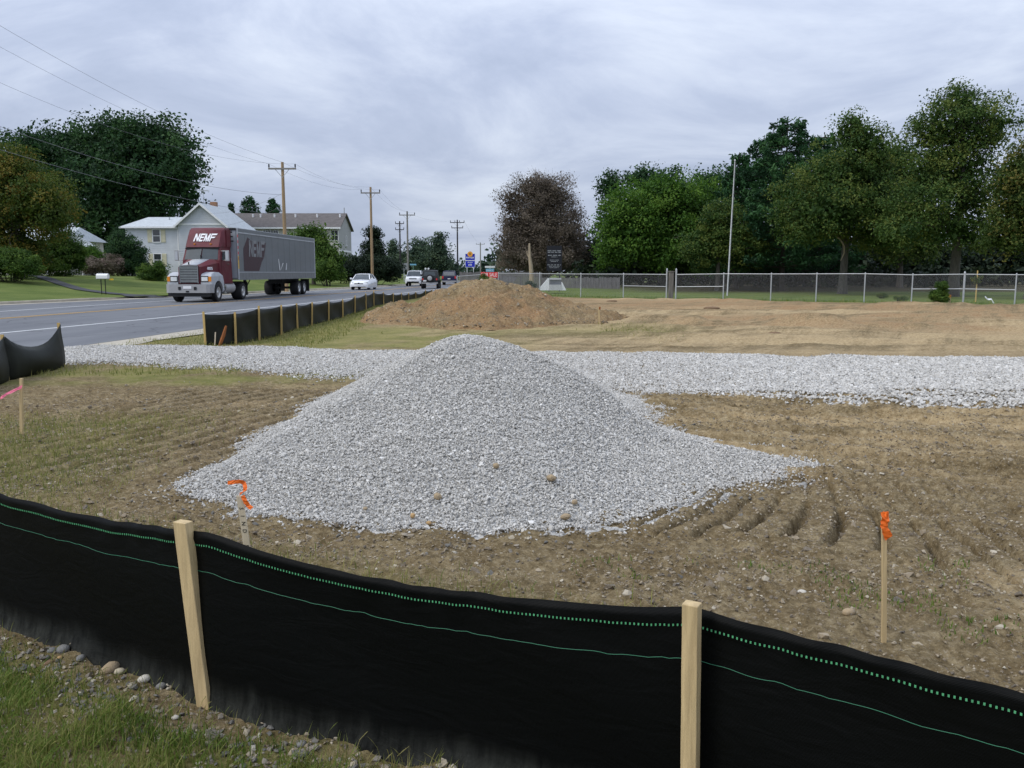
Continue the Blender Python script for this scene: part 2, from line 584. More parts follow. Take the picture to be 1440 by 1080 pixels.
M['signblack'] = mat('black_sign_panel', (0.006, 0.007, 0.012), 0.5)
M['signgrey'] = mat('grey_sign_back', (0.27, 0.28, 0.30), 0.5)
M['signorange'] = mat('orange_emblem', (0.80, 0.36, 0.05), 0.5)
M['brownink'] = mat('brown_emblem', (0.22, 0.10, 0.02), 0.5)
M['cyan'] = mat('pale_blue_sign', (0.18, 0.42, 0.58), 0.5)
M['concrete'] = mat('pale_concrete', (0.52, 0.52, 0.52), 0.85, var=0.12, scale=2)
M['bark'] = mat('grey_bark', (0.11, 0.10, 0.085), 0.95, var=0.35, scale=3, stretch=(4, 4, 0.8), bump=0.5, bscale=10)
M['barkdark'] = mat('dark_bark', (0.045, 0.038, 0.03), 0.95, var=0.3, scale=3, stretch=(4, 4, 0.8))
M['barepale'] = mat('bare_pale_wood', (0.36, 0.29, 0.20), 0.85, var=0.2, scale=3, stretch=(4, 4, 0.8))
M['rust'] = mat('rust_brown_wood', (0.26, 0.09, 0.025), 0.8, var=0.3, scale=9)
M['pile_soil'] = M['soil']

L = {}
L['dark'] = leaf_mat('dark_green_leaves', (0.014, 0.038, 0.015), (0.030, 0.078, 0.025), (0.06, 0.125, 0.036), 0.3)
L['autumn'] = leaf_mat('orange_green_leaves', (0.04, 0.075, 0.013), (0.095, 0.135, 0.02), (0.21, 0.155, 0.028), 0.35)
L['green'] = leaf_mat('mid_green_leaves', (0.028, 0.075, 0.009), (0.062, 0.145, 0.016), (0.13, 0.23, 0.03), 0.35)
L['oak'] = leaf_mat('oak_leaves', (0.028, 0.066, 0.014), (0.068, 0.125, 0.024), (0.165, 0.20, 0.042), 0.35)
L['redoak'] = leaf_mat('reddening_oak_leaves', (0.034, 0.068, 0.014), (0.082, 0.125, 0.024), (0.19, 0.165, 0.04), 0.35)
L['pine'] = leaf_mat('pine_needles', (0.014, 0.046, 0.018), (0.032, 0.10, 0.034), (0.075, 0.17, 0.055), 0.2)
L['brown'] = leaf_mat('dry_brown_leaves', (0.085, 0.07, 0.05), (0.15, 0.122, 0.09), (0.23, 0.185, 0.14), 0.3)
L['shrub'] = leaf_mat('shrub_leaves', (0.03, 0.07, 0.012), (0.075, 0.145, 0.022), (0.15, 0.23, 0.04), 0.35)
L['pinkish'] = leaf_mat('dusty_pink_shrub_leaves', (0.10, 0.09, 0.055), (0.20, 0.165, 0.125), (0.34, 0.25, 0.22), 0.2)
L['hedge'] = leaf_mat('hedge_leaves', (0.008, 0.018, 0.01), (0.015, 0.032, 0.014), (0.03, 0.05, 0.02), 0.1)
L['far'] = leaf_mat('far_tree_leaves', (0.032, 0.06, 0.042), (0.06, 0.10, 0.06), (0.11, 0.155, 0.085), 0.25)
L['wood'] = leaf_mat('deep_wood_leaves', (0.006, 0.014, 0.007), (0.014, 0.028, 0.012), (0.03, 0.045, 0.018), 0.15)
L['grass'] = leaf_mat('fresh_grass_blades', (0.07, 0.13, 0.016), (0.13, 0.20, 0.03), (0.30, 0.29, 0.09), 0.35)
L['drygrass'] = leaf_mat('dry_grass_blades', (0.11, 0.15, 0.03), (0.21, 0.225, 0.055), (0.36, 0.32, 0.12), 0.35)

# ------------------------------------------------------------------ road lines (x of each line at distance y)
YS = np.arange(-60, 620, 1.0)


def line_of(pts):
    p = np.array(pts, float)
    v = np.interp(YS, p[:, 0], p[:, 1])
    k = np.ones(15) / 15
    return np.convolve(np.pad(v, 7, mode='edge'), k, 'valid')


KERB = line_of([(-60, -38), (10, -30), (30, -27.5), (42.7, -25.4), (52, -22.9), (64, -20.2), (82, -16.6), (97, -14.3), (130, -11.5), (157, -9.2), (277, -8), (600, -12)])
LWH = line_of([(-60, -30), (10, -23), (34.7, -20.8), (45, -19.8), (60, -17.6), (82, -15), (100, -13), (130, -10), (157, -7.8), (277, -6.6), (600, -10)])
YEL = line_of([(-60, -26.5), (10, -19.9), (30, -17.6), (45, -15.6), (60, -13.7), (82, -11.1), (100, -9.6), (130, -6.8), (157, -4.7), (277, -3.6), (600, -7)])
NWH = line_of([(-60, -22), (10, -15), (22.5, -13.4), (33, -11.8), (50, -9.9), (62, -8.7), (83, -6.9), (105, -5.8), (130, -3.6), (157, -1.6), (277, -.6), (600, -4)])
EDGE = line_of([(-60, -19.5), (0, -11.7), (18.5, -9.4), (24.3, -8.7), (33, -8), (48, -7.2), (62, -6.7), (83, -5.8), (105, -4.8), (130, -2.2), (157, .5), (277, 1.6), (600, -2)])


def li(A, y):
    return np.interp(y, YS, A)


def lawn_z(x, y):
    d = li(KERB, y) - x
    return 0.13 + 1.12 * sst(0, 23, d) + 0.25 * (fbm(x / 9, y / 9, 5, 2) - 0.5) * sst(0.5, 8, d)


FY = [(-60, 90), (-4.5, 70), (1.9, 58), (9.6, 51), (18.6, 45.2), (24.6, 41), (40, 31), (80, 6)]     # chain link fence line


def fence_y(x):
    return np.interp(x, [p[0] for p in FY], [p[1] for p in FY])


# ------------------------------------------------------------------ ground
def strip_mask(x, y):
    """gravel entrance drive: 1 inside"""
    far = np.interp(x, [-14, -9.5, -6.7, -1.7, 3.5, 9.5, 20], [19.6, 18.2, 18.4, 17.2, 16.5, 15.8, 15.0])
    near = np.interp(x, [-14, -9.5, -7.7, -4.5, -2.5, 1.4, 4.0, 5.75, 12], [16.8, 15.6, 14.6, 13.6, 12.6, 11.3, 9.9, 9.2, 7.1])
    j = (fbm(x * 1.3, y * 1.3, 91, 3) - 0.5) * 0.9
    return sst(-0.15, 0.35, np.minimum(far - y, y - near) + j) * sst(-9.9, -9.3, x + j * 0.5)


PC = (-0.43, 8.35)
PB = [(-.3, 5.24), (-1.15, 5.42), (-1.85, 5.74), (-2.38, 6.32), (-2.3, 7.3), (-2.2, 9.1), (-2.3, 10.8), (-1.7, 12.4), (-.4, 13.0), (.8, 12.4), (1.36, 11.1), (1.46, 8.85), (1.66, 8.2), (2.25, 7.55), (2.5, 6.9), (1.45, 6.18), (.84, 5.48), (.4, 5.28)]
_th = np.array([math.atan2(b - PC[1], a - PC[0]) for a, b in PB])
_rr = np.array([math.hypot(a - PC[0], b - PC[1]) for a, b in PB])
_o = np.argsort(_th)
_th, _rr = _th[_o], _rr[_o]
_th = np.concatenate([_th - 2 * np.pi, _th, _th + 2 * np.pi])
_rr = np.concatenate([_rr, _rr, _rr])


def pile_q(x, y):
    th = np.arctan2(y - PC[1], x - PC[0])
    R = np.interp(th, _th, _rr) + (fbm(np.cos(th) * 4 + 9, np.sin(th) * 4 + 9, 3, 3) - .5) * 0.22
    return np.hypot(x - PC[0], y - PC[1]) / R


def pile_h(x, y):
    q = pile_q(x, y)
    h = np.clip(1.11 - np.sqrt(q * q + 0.014), 0, None)
    h = 1.055 * np.where(h < 0.14, h * h / 0.28, h - 0.07)
    h = h * (1 - .62 * sst(.28, .72, q) * sst(.1, 1.3, x) * sst(14.5, 8.6, y))
    return h + (fbm(x * 1.6, y * 1.6, 44, 3) - .5) * 0.07 * sst(0, .25, h)


def dirt_h(x, y):
    rg = np.interp(x, [-5.3, -4.9, -4.4, -4, -3.5, -3.1, -2.3, -1.6, -.7, 0, .93, 1.87, 2.8, 3.7, 4.6], [0, .12, .48, .70, .60, .66, 1.08, 1.30, 1.40, 1.28, .98, .64, .44, .25, 0])
    rg = rg + (fbm(x * 2.2, y * 2.2, 61, 4) - .5) * 0.30 * sst(0, .3, rg)
    w = (1.3 + 1.75 * rg) * (.8 + .5 * fbm(x * .7, y * 0 + 3, 63, 3))
    q = np.clip(np.abs(y - 28.2) / w, 0, 1)
    f = np.clip(1.06 - np.sqrt(q * q + .004), 0, None)
    h = rg * f
    return np.clip(h + ((fbm(x * 6, y * 6, 62, 3) - .5) * .16 + (fbm(x * 1.7, y * 1.7, 68, 3) - .5) * .30 - np.abs(fbm(x * 3.2 + y, y * 1.4, 69, 3) - .5) * .25) * sst(.0, .35, h) * sst(1.5, 1.1, h), 0, None)


def track_win(x, y):
    yc = 5.62 - 0.5 * np.minimum((x - 1.3) ** 2, 1.6) * (x > 1.3)
    wob = (fbm(x * 6, y * 6, 9, 3) - .5)
    return sst(.58, .50, np.abs(y - yc) + wob * .14) * sst(0.7, 0.9, x) * sst(4.6, 4.2, x) * (.55 + .45 * sst(.3, .5, fbm(x * 1.6, y * 1.6, 8, 3)))


def left_win(x, y):
    return sst(-4.9, -4.2, x) * sst(-1.5, -2.1, x) * sst(6.2, 7.2, y) * sst(12.3, 11, y) * (.4 + .6 * sst(.32, .5, fbm(x * .9, y * .9, 22, 3)))


def tracks(x, y):
    """cleat marks pressed into the soil"""
    z = np.zeros_like(x)
    wob = (fbm(x * 6, y * 6, 9, 3) - .5)
    yc = 5.62 - 0.5 * np.minimum((x - 1.3) ** 2, 1.6) * (x > 1.3)
    k = np.clip(0.74 - 0.36 * (x - 1.0), .14, 0.8)
    s = x - (y - yc) * k + wob * .025
    win = track_win(x, y)
    ph = np.abs(((s / 0.20) % 1) - .5) * 2
    z = z - win * (0.075 * sst(0.27, 0.12, ph) - 0.026 * sst(.27, .40, ph) * (.6 + .8 * fbm(x * 3, y * 3, 10, 2)) + .015)
    wb = sst(.42, .34, np.abs(y - yc - 1.12) + wob * .14) * sst(1.9, 2.3, x) * sst(5.2, 4.6, x) * sst(.35, .55, fbm(x * 1.2, y * 1.2, 18, 3))
    z = z - wb * .045 * sst(0.30, 0.12, ph)
    win2 = left_win(x, y)
    s2 = .9 * x - .42 * y + 0.16 * (fbm(x * .8, y * .8, 21, 3) - .5) + wob * .03
    ph2 = np.abs(((s2 / 0.24) % 1) - .5) * 2
    z = z + win2 * (0.07 * sst(.15, .5, ph2) - .03)
    win3 = sst(1.2, 2.0, x) * sst(6.2, 6.7, y) * sst(11.6, 10.4, y)
    s3 = .9 * y + 0.44 * x + 0.6 * (fbm(x * .35, y * .9, 31, 3) - .5)
    ph3 = np.abs(((s3 / 0.47) % 1) - .5) * 2
    z = z + win3 * (.085 * sst(.2, .65, ph3) * sst(.3, .5, fbm(.36 * x - .18 * y, (.9 * y + .44 * x) * 2.2, 33, 3)) + .14 * (fbm(.9 * x * .6 - .44 * y * .6, (.9 * y + .44 * x) * 5, 32, 4) - .5))
    win4 = sst(16.5, 18.5, y) * sst(47, 38, y) * sst(-1, 4, x)
    s4 = y + 0.35 * x + 3.0 * (fbm(x * .12, y * .16, 35, 3) - .5)
    z = z + .30 * bell(y + .10 * x, 27.0 + 1.2 * np.sin(x * .5), .9) * sst(2.5, 5, x) * sst(19, 11, x) * sst(.28, .62, fbm(x * .55, y * .5, 38, 3))
    z = z + .16 * bell(y + .62 * x, 54.5 + 1.0 * np.sin(x * .7), .8) * sst(4, 7, x) * sst(.35, .62, fbm(x * .4, y * .4, 39, 3))
    z = z + win4 * (.05 * np.sin(s4 * 2 * np.pi / 2.3) + .34 * (fbm(x * .13, y * .36, 36, 4) - .5) + .14 * (fbm(x * .9, y * 1.6, 37, 3) - .5))
    return z


def ground_base(x, y):
    g = (fbm(x / 3, y / 3, 1, 3) - .5) * 0.10 * sst(1, 8, y)
    g = g - 0.30 * bell(x, -5.2, 1.6) * sst(42, 56, y) * sst(90, 70, y)
    e = li(EDGE, y)
    g = g * sst(-.5, 2.5, x - e)
    k = li(KERB, y)
    under = sst(0.6, -1.5, x - e) * sst(-1.0, 1.5, x - k + 1.2)
    g = g - 0.14 * under
    lw = sst(k + .4, k - 2.0, x) * sst(-80, -75, x - k) * sst(175, 165, y)
    g = np.where(x < k + .4, lawn_z(x, y) * sst(k + .4, k - 1.0, x) - 0.35, g)
    g = np.where((x > e + 2) & (y > 60), g + 0.25 * sst(60, 80, y), g)
    return g


def ground_z(x, y):
    g = ground_base(x, y) + 0.04 * strip_mask(x, y)
    near = sst(16, 9, y)
    gr = grass_amt(x, y)
    clod = (fbm(x * 5, y * 5, 2, 4) - .5) * 0.09 + (np.abs(fbm(x * 14, y * 14, 6, 4) - .5)) * 0.10
    g = g + clod * (0.35 + 0.65 * near) * (1 - .5 * gr) * (1 - strip_mask(x, y)) * (1 - .55 * track_win(x, y)) * (1 - .5 * left_win(x, y)) * sst(-8.6, -7.6, x) * sst(60, 40, y)
    g = g + tracks(x, y)
    return g


def grass_amt(x, y):
    n = fbm(x * .9, y * .9, 12, 4)
    fl = np.interp(x, [-7, -2.28, -1.14, .5, 1.15, 2.2], [6.5, 3.62, 3.0, 2.3, 1.82, 1.0])
    d = y - fl                                             # beyond the near fence
    front = sst(0.05, -.25, d) * sst(.34, .52, n) * 0.9
    a = sst(1.9, .7, x) * sst(1.9, .6, d) * sst(.0, .2, d) * (0.6 + .4 * sst(.4, .55, n))
    b = sst(-2.6, -4.2, x) * sst(10.2, 6.5, y) * sst(.0, .3, d) * (.45 + .55 * sst(.38, .56, n))
    c = sst(-1.9, -2.8, x) * sst(11.6, 12.4, y) * sst(15, 13.6, y) * sst(.3, .55, n)
    v = sst(.2, .9, x - li(EDGE, y)) * sst(16.5, 18.5, y) * sst(1.5, -2, x) * sst(27, 23.5, y - 0.0 * x) * (.45 + .55 * sst(.35, .6, n))
    v2 = sst(.2, .9, x - li(EDGE, y)) * sst(18, 20, y) * sst(-3.6, -5, x) * sst(80, 60, y)
    w = bell(y, 23.4, 1.6) * sst(-2, 0, x) * sst(6, 3, x) * .5
    return np.clip(np.maximum.reduce([front, a, b, c, v, v2, w]), 0, 1)


def build_ground():
    def axis(lo, hi, step, far0, far1, g=1.05):
        a = list(np.arange(lo, hi, step))
        s, p = step, a[-1]
        while p < far1:
            s *= g
            p += s
            a.append(p)
        s, p = step, a[0]
        while p > far0:
            s *= g
            p -= s
            a.insert(0, p)
        return np.array(a)
    xs = np.concatenate([axis(-4.6, .7, 0.034, -2600, .7)[:-1], axis(.7, 4.3, .021, .7, 2600)])
    xs = np.unique(np.round(xs, 5))
    ys = np.concatenate([axis(1.4, 4.5, 0.034, -60, 4.5), np.arange(4.53, 6.5, .02), axis(6.52, 12.5, .029, 6.52, 12.51), np.arange(12.6, 20, .12), np.arange(20, 46, .26), axis(46.2, 47, .5, 46.2, 4500)])
    ys = np.unique(np.round(ys, 5))
    X, Y = np.meshgrid(xs, ys)
    x, y = X.ravel(), Y.ravel()
    z = ground_z(x, y)
    V = np.stack([x, y, z], 1)
    nx, ny = len(xs), len(ys)
    i = np.arange((ny - 1) * (nx - 1))
    r, c = i // (nx - 1), i % (nx - 1)
    a = r * nx + c
    F = np.stack([a, a + 1, a + nx + 1, a + nx], 1)
    n = fbm(x * .5, y * .5, 70, 4)
    st = fbm(x * .28 + .05 * y, y * 2.4, 71, 4)
    tan = (.10 + .42 * sst(.4, .62, st)) * sst(.6, 1.6, x) * sst(6.0, 7.2, y) * sst(11.8, 9.6, y)
    tan = np.maximum(tan, .55 * sst(.42, .6, fbm(x * 1.5, y * 1.5, 73, 3)) * sst(1.9, 2.6, x) * sst(4.9, 4.4, y) * sst(3.4, 4.0, y))
    tan = np.maximum(tan, sst(14.5, 16.5, y + .03 * x) * (0.42 + 0.3 * sst(.35, .6, fbm(x * .12, y * .5, 74, 4))) * sst(60, 50, y) * sst(-5.5, -3, x))
    streak = sst(.4, 1.6, x) * sst(6.0, 6.8, y) * sst(16, 12, y) + .35 * sst(-1.2, -2.2, x) * sst(6, 8, y) * sst(14, 12, y)
    rut = sst(15, 19, y) * sst(70, 50, y) * sst(-5, -2, x)
    tan = np.maximum(tan, .45 * sst(.5, .65, st) * sst(-3.9, -3.2, x) * sst(-1.4, -2.2, x) * sst(8, 10, y) * sst(13, 12, y))
    tan = np.maximum(tan, .8 * sst(2.6, .1, x - li(EDGE, y)) * sst(24, 15, y) * sst(10, 15, y))
    tan = np.clip(tan + .18 * (n - .5), 0, 1)
    orange = .85 * sst(19, 27, y) * sst(.38, .6, fbm(x * .1, y * .28, 76, 4)) * sst(-5.5, -4, x)
    gr = grass_amt(x, y)
    fy = fence_y(x)
    lawn = sst(-1.3, -.4, y - fy + 1.1 * (fbm(x * .6, y * .6, 77, 3) - .5)) * sst(-6, -4, x)
    lawn = np.maximum(lawn, sst(li(KERB, y) + .5, li(KERB, y), x))
    lawn = np.maximum(lawn, sst(80, 95, y))
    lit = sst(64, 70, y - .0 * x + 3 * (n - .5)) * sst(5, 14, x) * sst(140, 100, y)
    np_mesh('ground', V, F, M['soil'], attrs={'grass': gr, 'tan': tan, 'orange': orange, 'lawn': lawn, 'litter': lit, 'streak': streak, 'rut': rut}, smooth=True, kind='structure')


build_ground()


def ribbon(name, A, B, y0, y1, z, m, step=2.0, kind='structure', zfn=None, parent=None):
    ys = np.arange(y0, y1 + .01, step)
    a = A(ys)
    b = B(ys)
    ncol = 8
    V, F = [], []
    for i, y in enumerate(ys):
        for k in range(ncol + 1):
            x = a[i] + (b[i] - a[i]) * k / ncol
            V.append((x, y, z + (zfn(x, y) if zfn else 0)))
    for i in range(len(ys) - 1):
        for k in range(ncol):
            q = i * (ncol + 1) + k
            F.append((q, q + 1, q + ncol + 2, q + ncol + 1))
    return np_mesh(name, V, F, m, kind=kind, parent=parent, smooth=True)


road = ribbon('road', lambda y: li(KERB, y) + .02, lambda y: li(EDGE, y) + 0.12 * (fbm(y * 1.1, y * 0, 8, 3) - .5), -50, 600, 0.02, M['asphalt'])
ribbon('road_edge_line', lambda y: li(NWH, y) - .08, lambda y: li(NWH, y) + .08, -50, 400, 0.026, M['white_line'])
ribbon('road_edge_line', lambda y: li(LWH, y) - .08, lambda y: li(LWH, y) + .08, -50, 400, 0.026, M['white_line'])
for s in (-.17, .05):
    ribbon('road_centre_line', lambda y: li(YEL, y) + s, lambda y: li(YEL, y) + s + .13, -50, 400, 0.026, M['yellow_line'])
ribbon('gutter', lambda y: li(KERB, y) + .03, lambda y: li(KERB, y) + .75, -50, 300, 0.0245, M['kerb'])


ribbon('road_apron', lambda y: li(EDGE, y) - .1, lambda y: li(EDGE, y) + .95 + 0.35 * (fbm(y * .9, y * 0, 18, 3) - .5), 8, 40, 0.015, M['kerb'], step=.8)


def build_kerb():
    ys = np.arange(-50, 300.1, 1.5)
    secs = []
    for y in ys:
        k = float(li(KERB, y))
        drop = 0.12 * float(sst(4.0, 2.6, abs(y - 54.0)))       # dropped for the driveway
        h = 0.16 - drop
        secs.append([(k + .02, y, -.1), (k + .0, y, h - .03), (k - .03, y, h), (k - .18, y, h), (k - .18, y, -.1)])
    MB().loft(secs, close=True).build('kerb', M['kerb'], kind='structure')
    cols = [.18, .4, .8, 1.4, 2.2, 3.5, 5, 7, 9, 12, 15, 19, 23, 28, 34, 42, 52, 64, 78]
    rows = np.arange(-30, 171, 1.5)
    V, F = [], []
    for y in rows:
        for d in cols:
            x = float(li(KERB, y)) - d
            V.append((x, y, float(lawn_z(x, y))))
    nc = len(cols)
    for i in range(len(rows) - 1):
        for j in range(nc - 1):
            q = i * nc + j
            F.append((q, q + nc, q + nc + 1, q + 1))
    n = len(V)
    np_mesh('lawn', V, F, M['soil'], attrs={'grass': [0] * n, 'tan': [0] * n, 'orange': [0] * n, 'lawn': [1] * n, 'litter': [0] * n}, smooth=True, kind='structure')
    # driveway across the lawn
    path = [(-22.4, 53.2), (-25, 55), (-29, 58), (-34.5, 64.5), (-40, 72), (-48, 85)]
    V, F = [], []
    P = []
    for a, b in zip(path[:-1], path[1:]):
        for t in np.linspace(0, 1, 8, endpoint=False):
            P.append((a[0] + (b[0] - a[0]) * t, a[1] + (b[1] - a[1]) * t))
    for i, p in enumerate(P):
        q = P[min(i + 1, len(P) - 1)]
        o = P[max(i - 1, 0)]
        d = Vector((q[0] - o[0], q[1] - o[1])).normalized()
        w = .5 + 1.2 * max(0, 1 - i / 6)
        for s in (-1, 0, 1):
            x, y = p[0] - d.y * w * s, p[1] + d.x * w * s
            z = float(lawn_z(x, y)) + .05
            if x > float(li(KERB, y)) - .3:
                z = 0.05
            V.append((x, y, z))
    for i in range(len(P) - 1):
        for k in range(2):
            F.append((i * 3 + k, i * 3 + k + 1, i * 3 + k + 4, i * 3 + k + 3))
    np_mesh('driveway', V, F, mat('old_dark_asphalt', (.05, .052, .055), .9, var=.3, scale=2), kind='structure')


build_kerb()

# ------------------------------------------------------------------ stones by geometry nodes
_ng = {}


def stone_group(mt, flat):
    key = (mt.name, flat)
    if key in _ng:
        return _ng[key]
    g = bpy.data.node_groups.new('scatter_' + mt.name, 'GeometryNodeTree')
    g.interface.new_socket('Geometry', in_out='INPUT', socket_type='NodeSocketGeometry')
    g.interface.new_socket('Geometry', in_out='OUTPUT', socket_type='NodeSocketGeometry')
    gi, go = g.nodes.new('NodeGroupInput'), g.nodes.new('NodeGroupOutput')
    jn = g.nodes.new('GeometryNodeJoinGeometry')
    for k in range(6):
        ic = g.nodes.new('GeometryNodeMeshIcoSphere')
        ic.inputs['Subdivisions'].default_value = 1
        ic.inputs['Radius'].default_value = 1
        sp = g.nodes.new('GeometryNodeSetPosition')
        rv = g.nodes.new('FunctionNodeRandomValue')
        rv.data_type = 'FLOAT_VECTOR'
        rv.inputs[0].default_value = (-.42,) * 3
        rv.inputs[1].default_value = (.42,) * 3
        rv.inputs['Seed'].default_value = k * 7 + 1
        tr = g.nodes.new('GeometryNodeTransform')
        tr.inputs['Scale'].default_value = (1.15, .8 + .06 * k, flat)
        sm = g.nodes.new('GeometryNodeSetMaterial')
        sm.inputs['Material'].default_value = mt
        ti = g.nodes.new('GeometryNodeGeometryToInstance')
        g.links.new(ic.outputs[0], sp.inputs[0])
        g.links.new(rv.outputs[0], sp.inputs['Offset'])
        g.links.new(sp.outputs[0], tr.inputs[0])
        g.links.new(tr.outputs[0], sm.inputs[0])
        g.links.new(sm.outputs[0], ti.inputs[0])
        g.links.new(ti.outputs[0], jn.inputs[0])
    ip = g.nodes.new('GeometryNodeInstanceOnPoints')
    ip.inputs['Pick Instance'].default_value = True
    ri = g.nodes.new('FunctionNodeRandomValue')
    ri.data_type = 'INT'
    ri.inputs[4].default_value = 0
    ri.inputs[5].default_value = 5
    na = g.nodes.new('GeometryNodeInputNamedAttribute')
    na.data_type = 'FLOAT_VECTOR'
    na.inputs[0].default_value = 'rot'
    ns = g.nodes.new('GeometryNodeInputNamedAttribute')
    ns.data_type = 'FLOAT'
    ns.inputs[0].default_value = 'scl'
    g.links.new(gi.outputs[0], ip.inputs['Points'])
    g.links.new(jn.outputs[0], ip.inputs['Instance'])
    g.links.new(ri.outputs[2], ip.inputs['Instance Index'])
    g.links.new(na.outputs[0], ip.inputs['Rotation'])
    g.links.new(ns.outputs[0], ip.inputs['Scale'])
    g.links.new(ip.outputs[0], go.inputs[0])
    _ng[key] = g
    return g


def scatter(name, P, S, mt, flat=.62, tilt=.6, seed=0, parent=None):
    rs = np.random.RandomState(seed)
    n = len(P)
    me = bpy.data.meshes.new(name)
    me.vertices.add(n)
    me.vertices.foreach_set('co', np.asarray(P, np.float32).ravel())
    a = me.attributes.new('rot', 'FLOAT_VECTOR', 'POINT')
    rot = np.stack([rs.normal(0, tilt, n), rs.normal(0, tilt, n), rs.uniform(0, 6.283, n)], 1).astype(np.float32)
    a.data.foreach_set('vector', rot.ravel())
    b = me.attributes.new('scl', 'FLOAT', 'POINT')
    b.data.foreach_set('value', np.asarray(S, np.float32))
    o = link(bpy.data.objects.new(name, me), parent)
    md = o.modifiers.new('scatter', 'NODES')
    md.node_group = stone_group(mt, flat)
    return tag(o, kind='stuff')


def pick(fn, x0, x1, y0, y1, n, seed):
    """random points kept with probability fn(x, y)"""
    rs = np.random.RandomState(seed)
    x, y = rs.uniform(x0, x1, n), rs.uniform(y0, y1, n)
    k = rs.uniform(0, 1, n) < fn(x, y)
    return x[k], y[k], rs


GRAVEL = stone_mat('crushed_limestone', [(0.0, (0.28, 0.27, 0.25)), (0.10, (0.44, 0.425, 0.39)), (0.5, (0.575, 0.555, 0.51)), (0.9, (0.655, 0.632, 0.58)), (1.0, (0.80, 0.78, 0.73))])
PEBBLE = stone_mat('field_pebbles', [(0.0, (0.07, 0.068, 0.062)), (0.35, (0.14, 0.13, 0.11)), (0.7, (0.24, 0.20, 0.15)), (0.92, (0.38, 0.32, 0.22)), (1.0, (0.58, 0.54, 0.45))])
CLOD = stone_mat('soil_clods', [(0.0, (0.085, 0.062, 0.036)), (0.45, (0.20, 0.15, 0.088)), (0.85, (0.33, 0.26, 0.165)), (1.0, (0.50, 0.44, 0.33))])
M['gravel_base'] = mat('gravel_fines', (0.45, 0.44, 0.41), 0.95, var=0.45, scale=30, bump=0.8, bscale=45)

# the gravel heap
def build_pile():
    root = thing('gravel_pile', 'tall cone-like pile of grey white crushed stone in the middle of the site', 'gravel pile', (0, 0, 0))
    xs, ys = np.arange(-3.1, 3.2, .05), np.arange(4.7, 13.4, .05)
    X, Y = np.meshgrid(xs, ys)
    x, y = X.ravel(), Y.ravel()
    h = pile_h(x, y)
    z = ground_base(x, y) + 0.04 * strip_mask(x, y) + np.where(h > 0.002, h - .012, -.2)
    nx, ny = len(xs), len(ys)
    i = np.arange((ny - 1) * (nx - 1))
    a = (i // (nx - 1)) * nx + i % (nx - 1)
    F = np.stack([a, a + 1, a + nx + 1, a + nx], 1)
    keep = (h[F] > 0.002).any(1)
    np_mesh('heap', np.stack([x, y, z], 1), F[keep], M['gravel_base'], parent=root, smooth=True)

    def prob(x, y):
        h = pile_h(x, y)
        e = .06
        gx = (pile_h(x + e, y) - pile_h(x - e, y)) / (2 * e)
        gy = (pile_h(x, y + e) - pile_h(x, y - e)) / (2 * e)
        q = pile_q(x, y)
        edge = np.where(h > .01, 1, .22 * sst(1.13, 1.0, q))
        return edge * np.sqrt(1 + gx * gx + gy * gy) / 1.5 * sst(12.8, 11.5, y + 0 * x)
    x, y, rs = pick(prob, -3.2, 3.3, 4.6, 13, 480000, 5)
    S = rs.uniform(.0044, .0090, len(x)) * (1 + .8 * (rs.uniform(0, 1, len(x)) > .96))
    h = pile_h(x, y)
    z = ground_base(x, y) + .04 * strip_mask(x, y) + np.maximum(h, .02 + .5 * (ground_z(x, y) - ground_base(x, y) - .04 * strip_mask(x, y))) + rs.uniform(-.006, .010, len(x))
    scatter('gravel', np.stack([x, y, z], 1), S, GRAVEL, .66, .7, 6, parent=root)
    return root


pile = build_pile()


def build_drive():
    """crushed stone entrance drive"""
    def prob(x, y):
        return strip_mask(x, y) * (1 - .96 * sst(1.0, .92, pile_q(x, y)))
    x, y, rs = pick(prob, -10.5, 13.5, 7.2, 19.5, 520000, 9)
    S = rs.uniform(.008, .0165, len(x)) * (1 + .4 * sst(1.5, 5, x)) * (1 + .7 * (rs.uniform(0, 1, len(x)) > .96))
    z = ground_z(x, y) + rs.uniform(-.005, .018, len(x))
    scatter('gravel_drive', np.stack([x, y, z], 1), S, GRAVEL, .62, .6, 10)


build_drive()
# strewn stones and soil crumbs
x, y, rs = pick(lambda x, y: (1 - strip_mask(x, y)) * (pile_h(x, y) < .01) * (.35 + .9 * sst(.45, .7, fbm(x * 1.4, y * 1.4, 55, 3))) * sst(14, 5, y), -7, 6.5, 1.9, 12.0, 170000, 14)
z = ground_z(x, y)
scatter('soil_crumbs', np.stack([x, y, z], 1), rs.uniform(.003, .0095, len(x)) * (1 + 1.6 * (rs.uniform(0, 1, len(x)) > .975)), CLOD, .7, .5, 15)
_fl = lambda x: np.interp(x, [-7, -2.28, -1.14, .5, 1.15, 2.2], [6.5, 3.62, 3.0, 2.3, 1.82, 1.0])
x, y, rs = pick(lambda x, y: bell(_fl(x) - y, .17, .15) * (y < _fl(x) - .03) * 1.0 + .02 * ((y < _fl(x) - .1) & (y > 1.5)) + .35 * bell(y - _fl(x) - .25, 0, .2) * sst(.3, .8, x), -3.2, 2.4, 1.3, 4.6, 22000, 16)
z = ground_z(x, y) + .002
scatter('pebbles', np.stack([x, y, z], 1), rs.uniform(.004, .0135, len(x)) * (1 + 1.0 * (rs.uniform(0, 1, len(x)) > .94)), PEBBLE, .7, .4, 17)
x, y, rs = pick(lambda x, y: (1 - strip_mask(x, y)) * (pile_h(x, y) < .005) * (bell(pile_q(x, y), 1.05, .1) * .6 + .04), -5, 6, 4, 13, 9000, 18)
scatter('strewn_pebbles', np.stack([x, y, ground_z(x, y) + .003], 1), rs.uniform(.007, .019, len(x)), PEBBLE, .65, .4, 19)


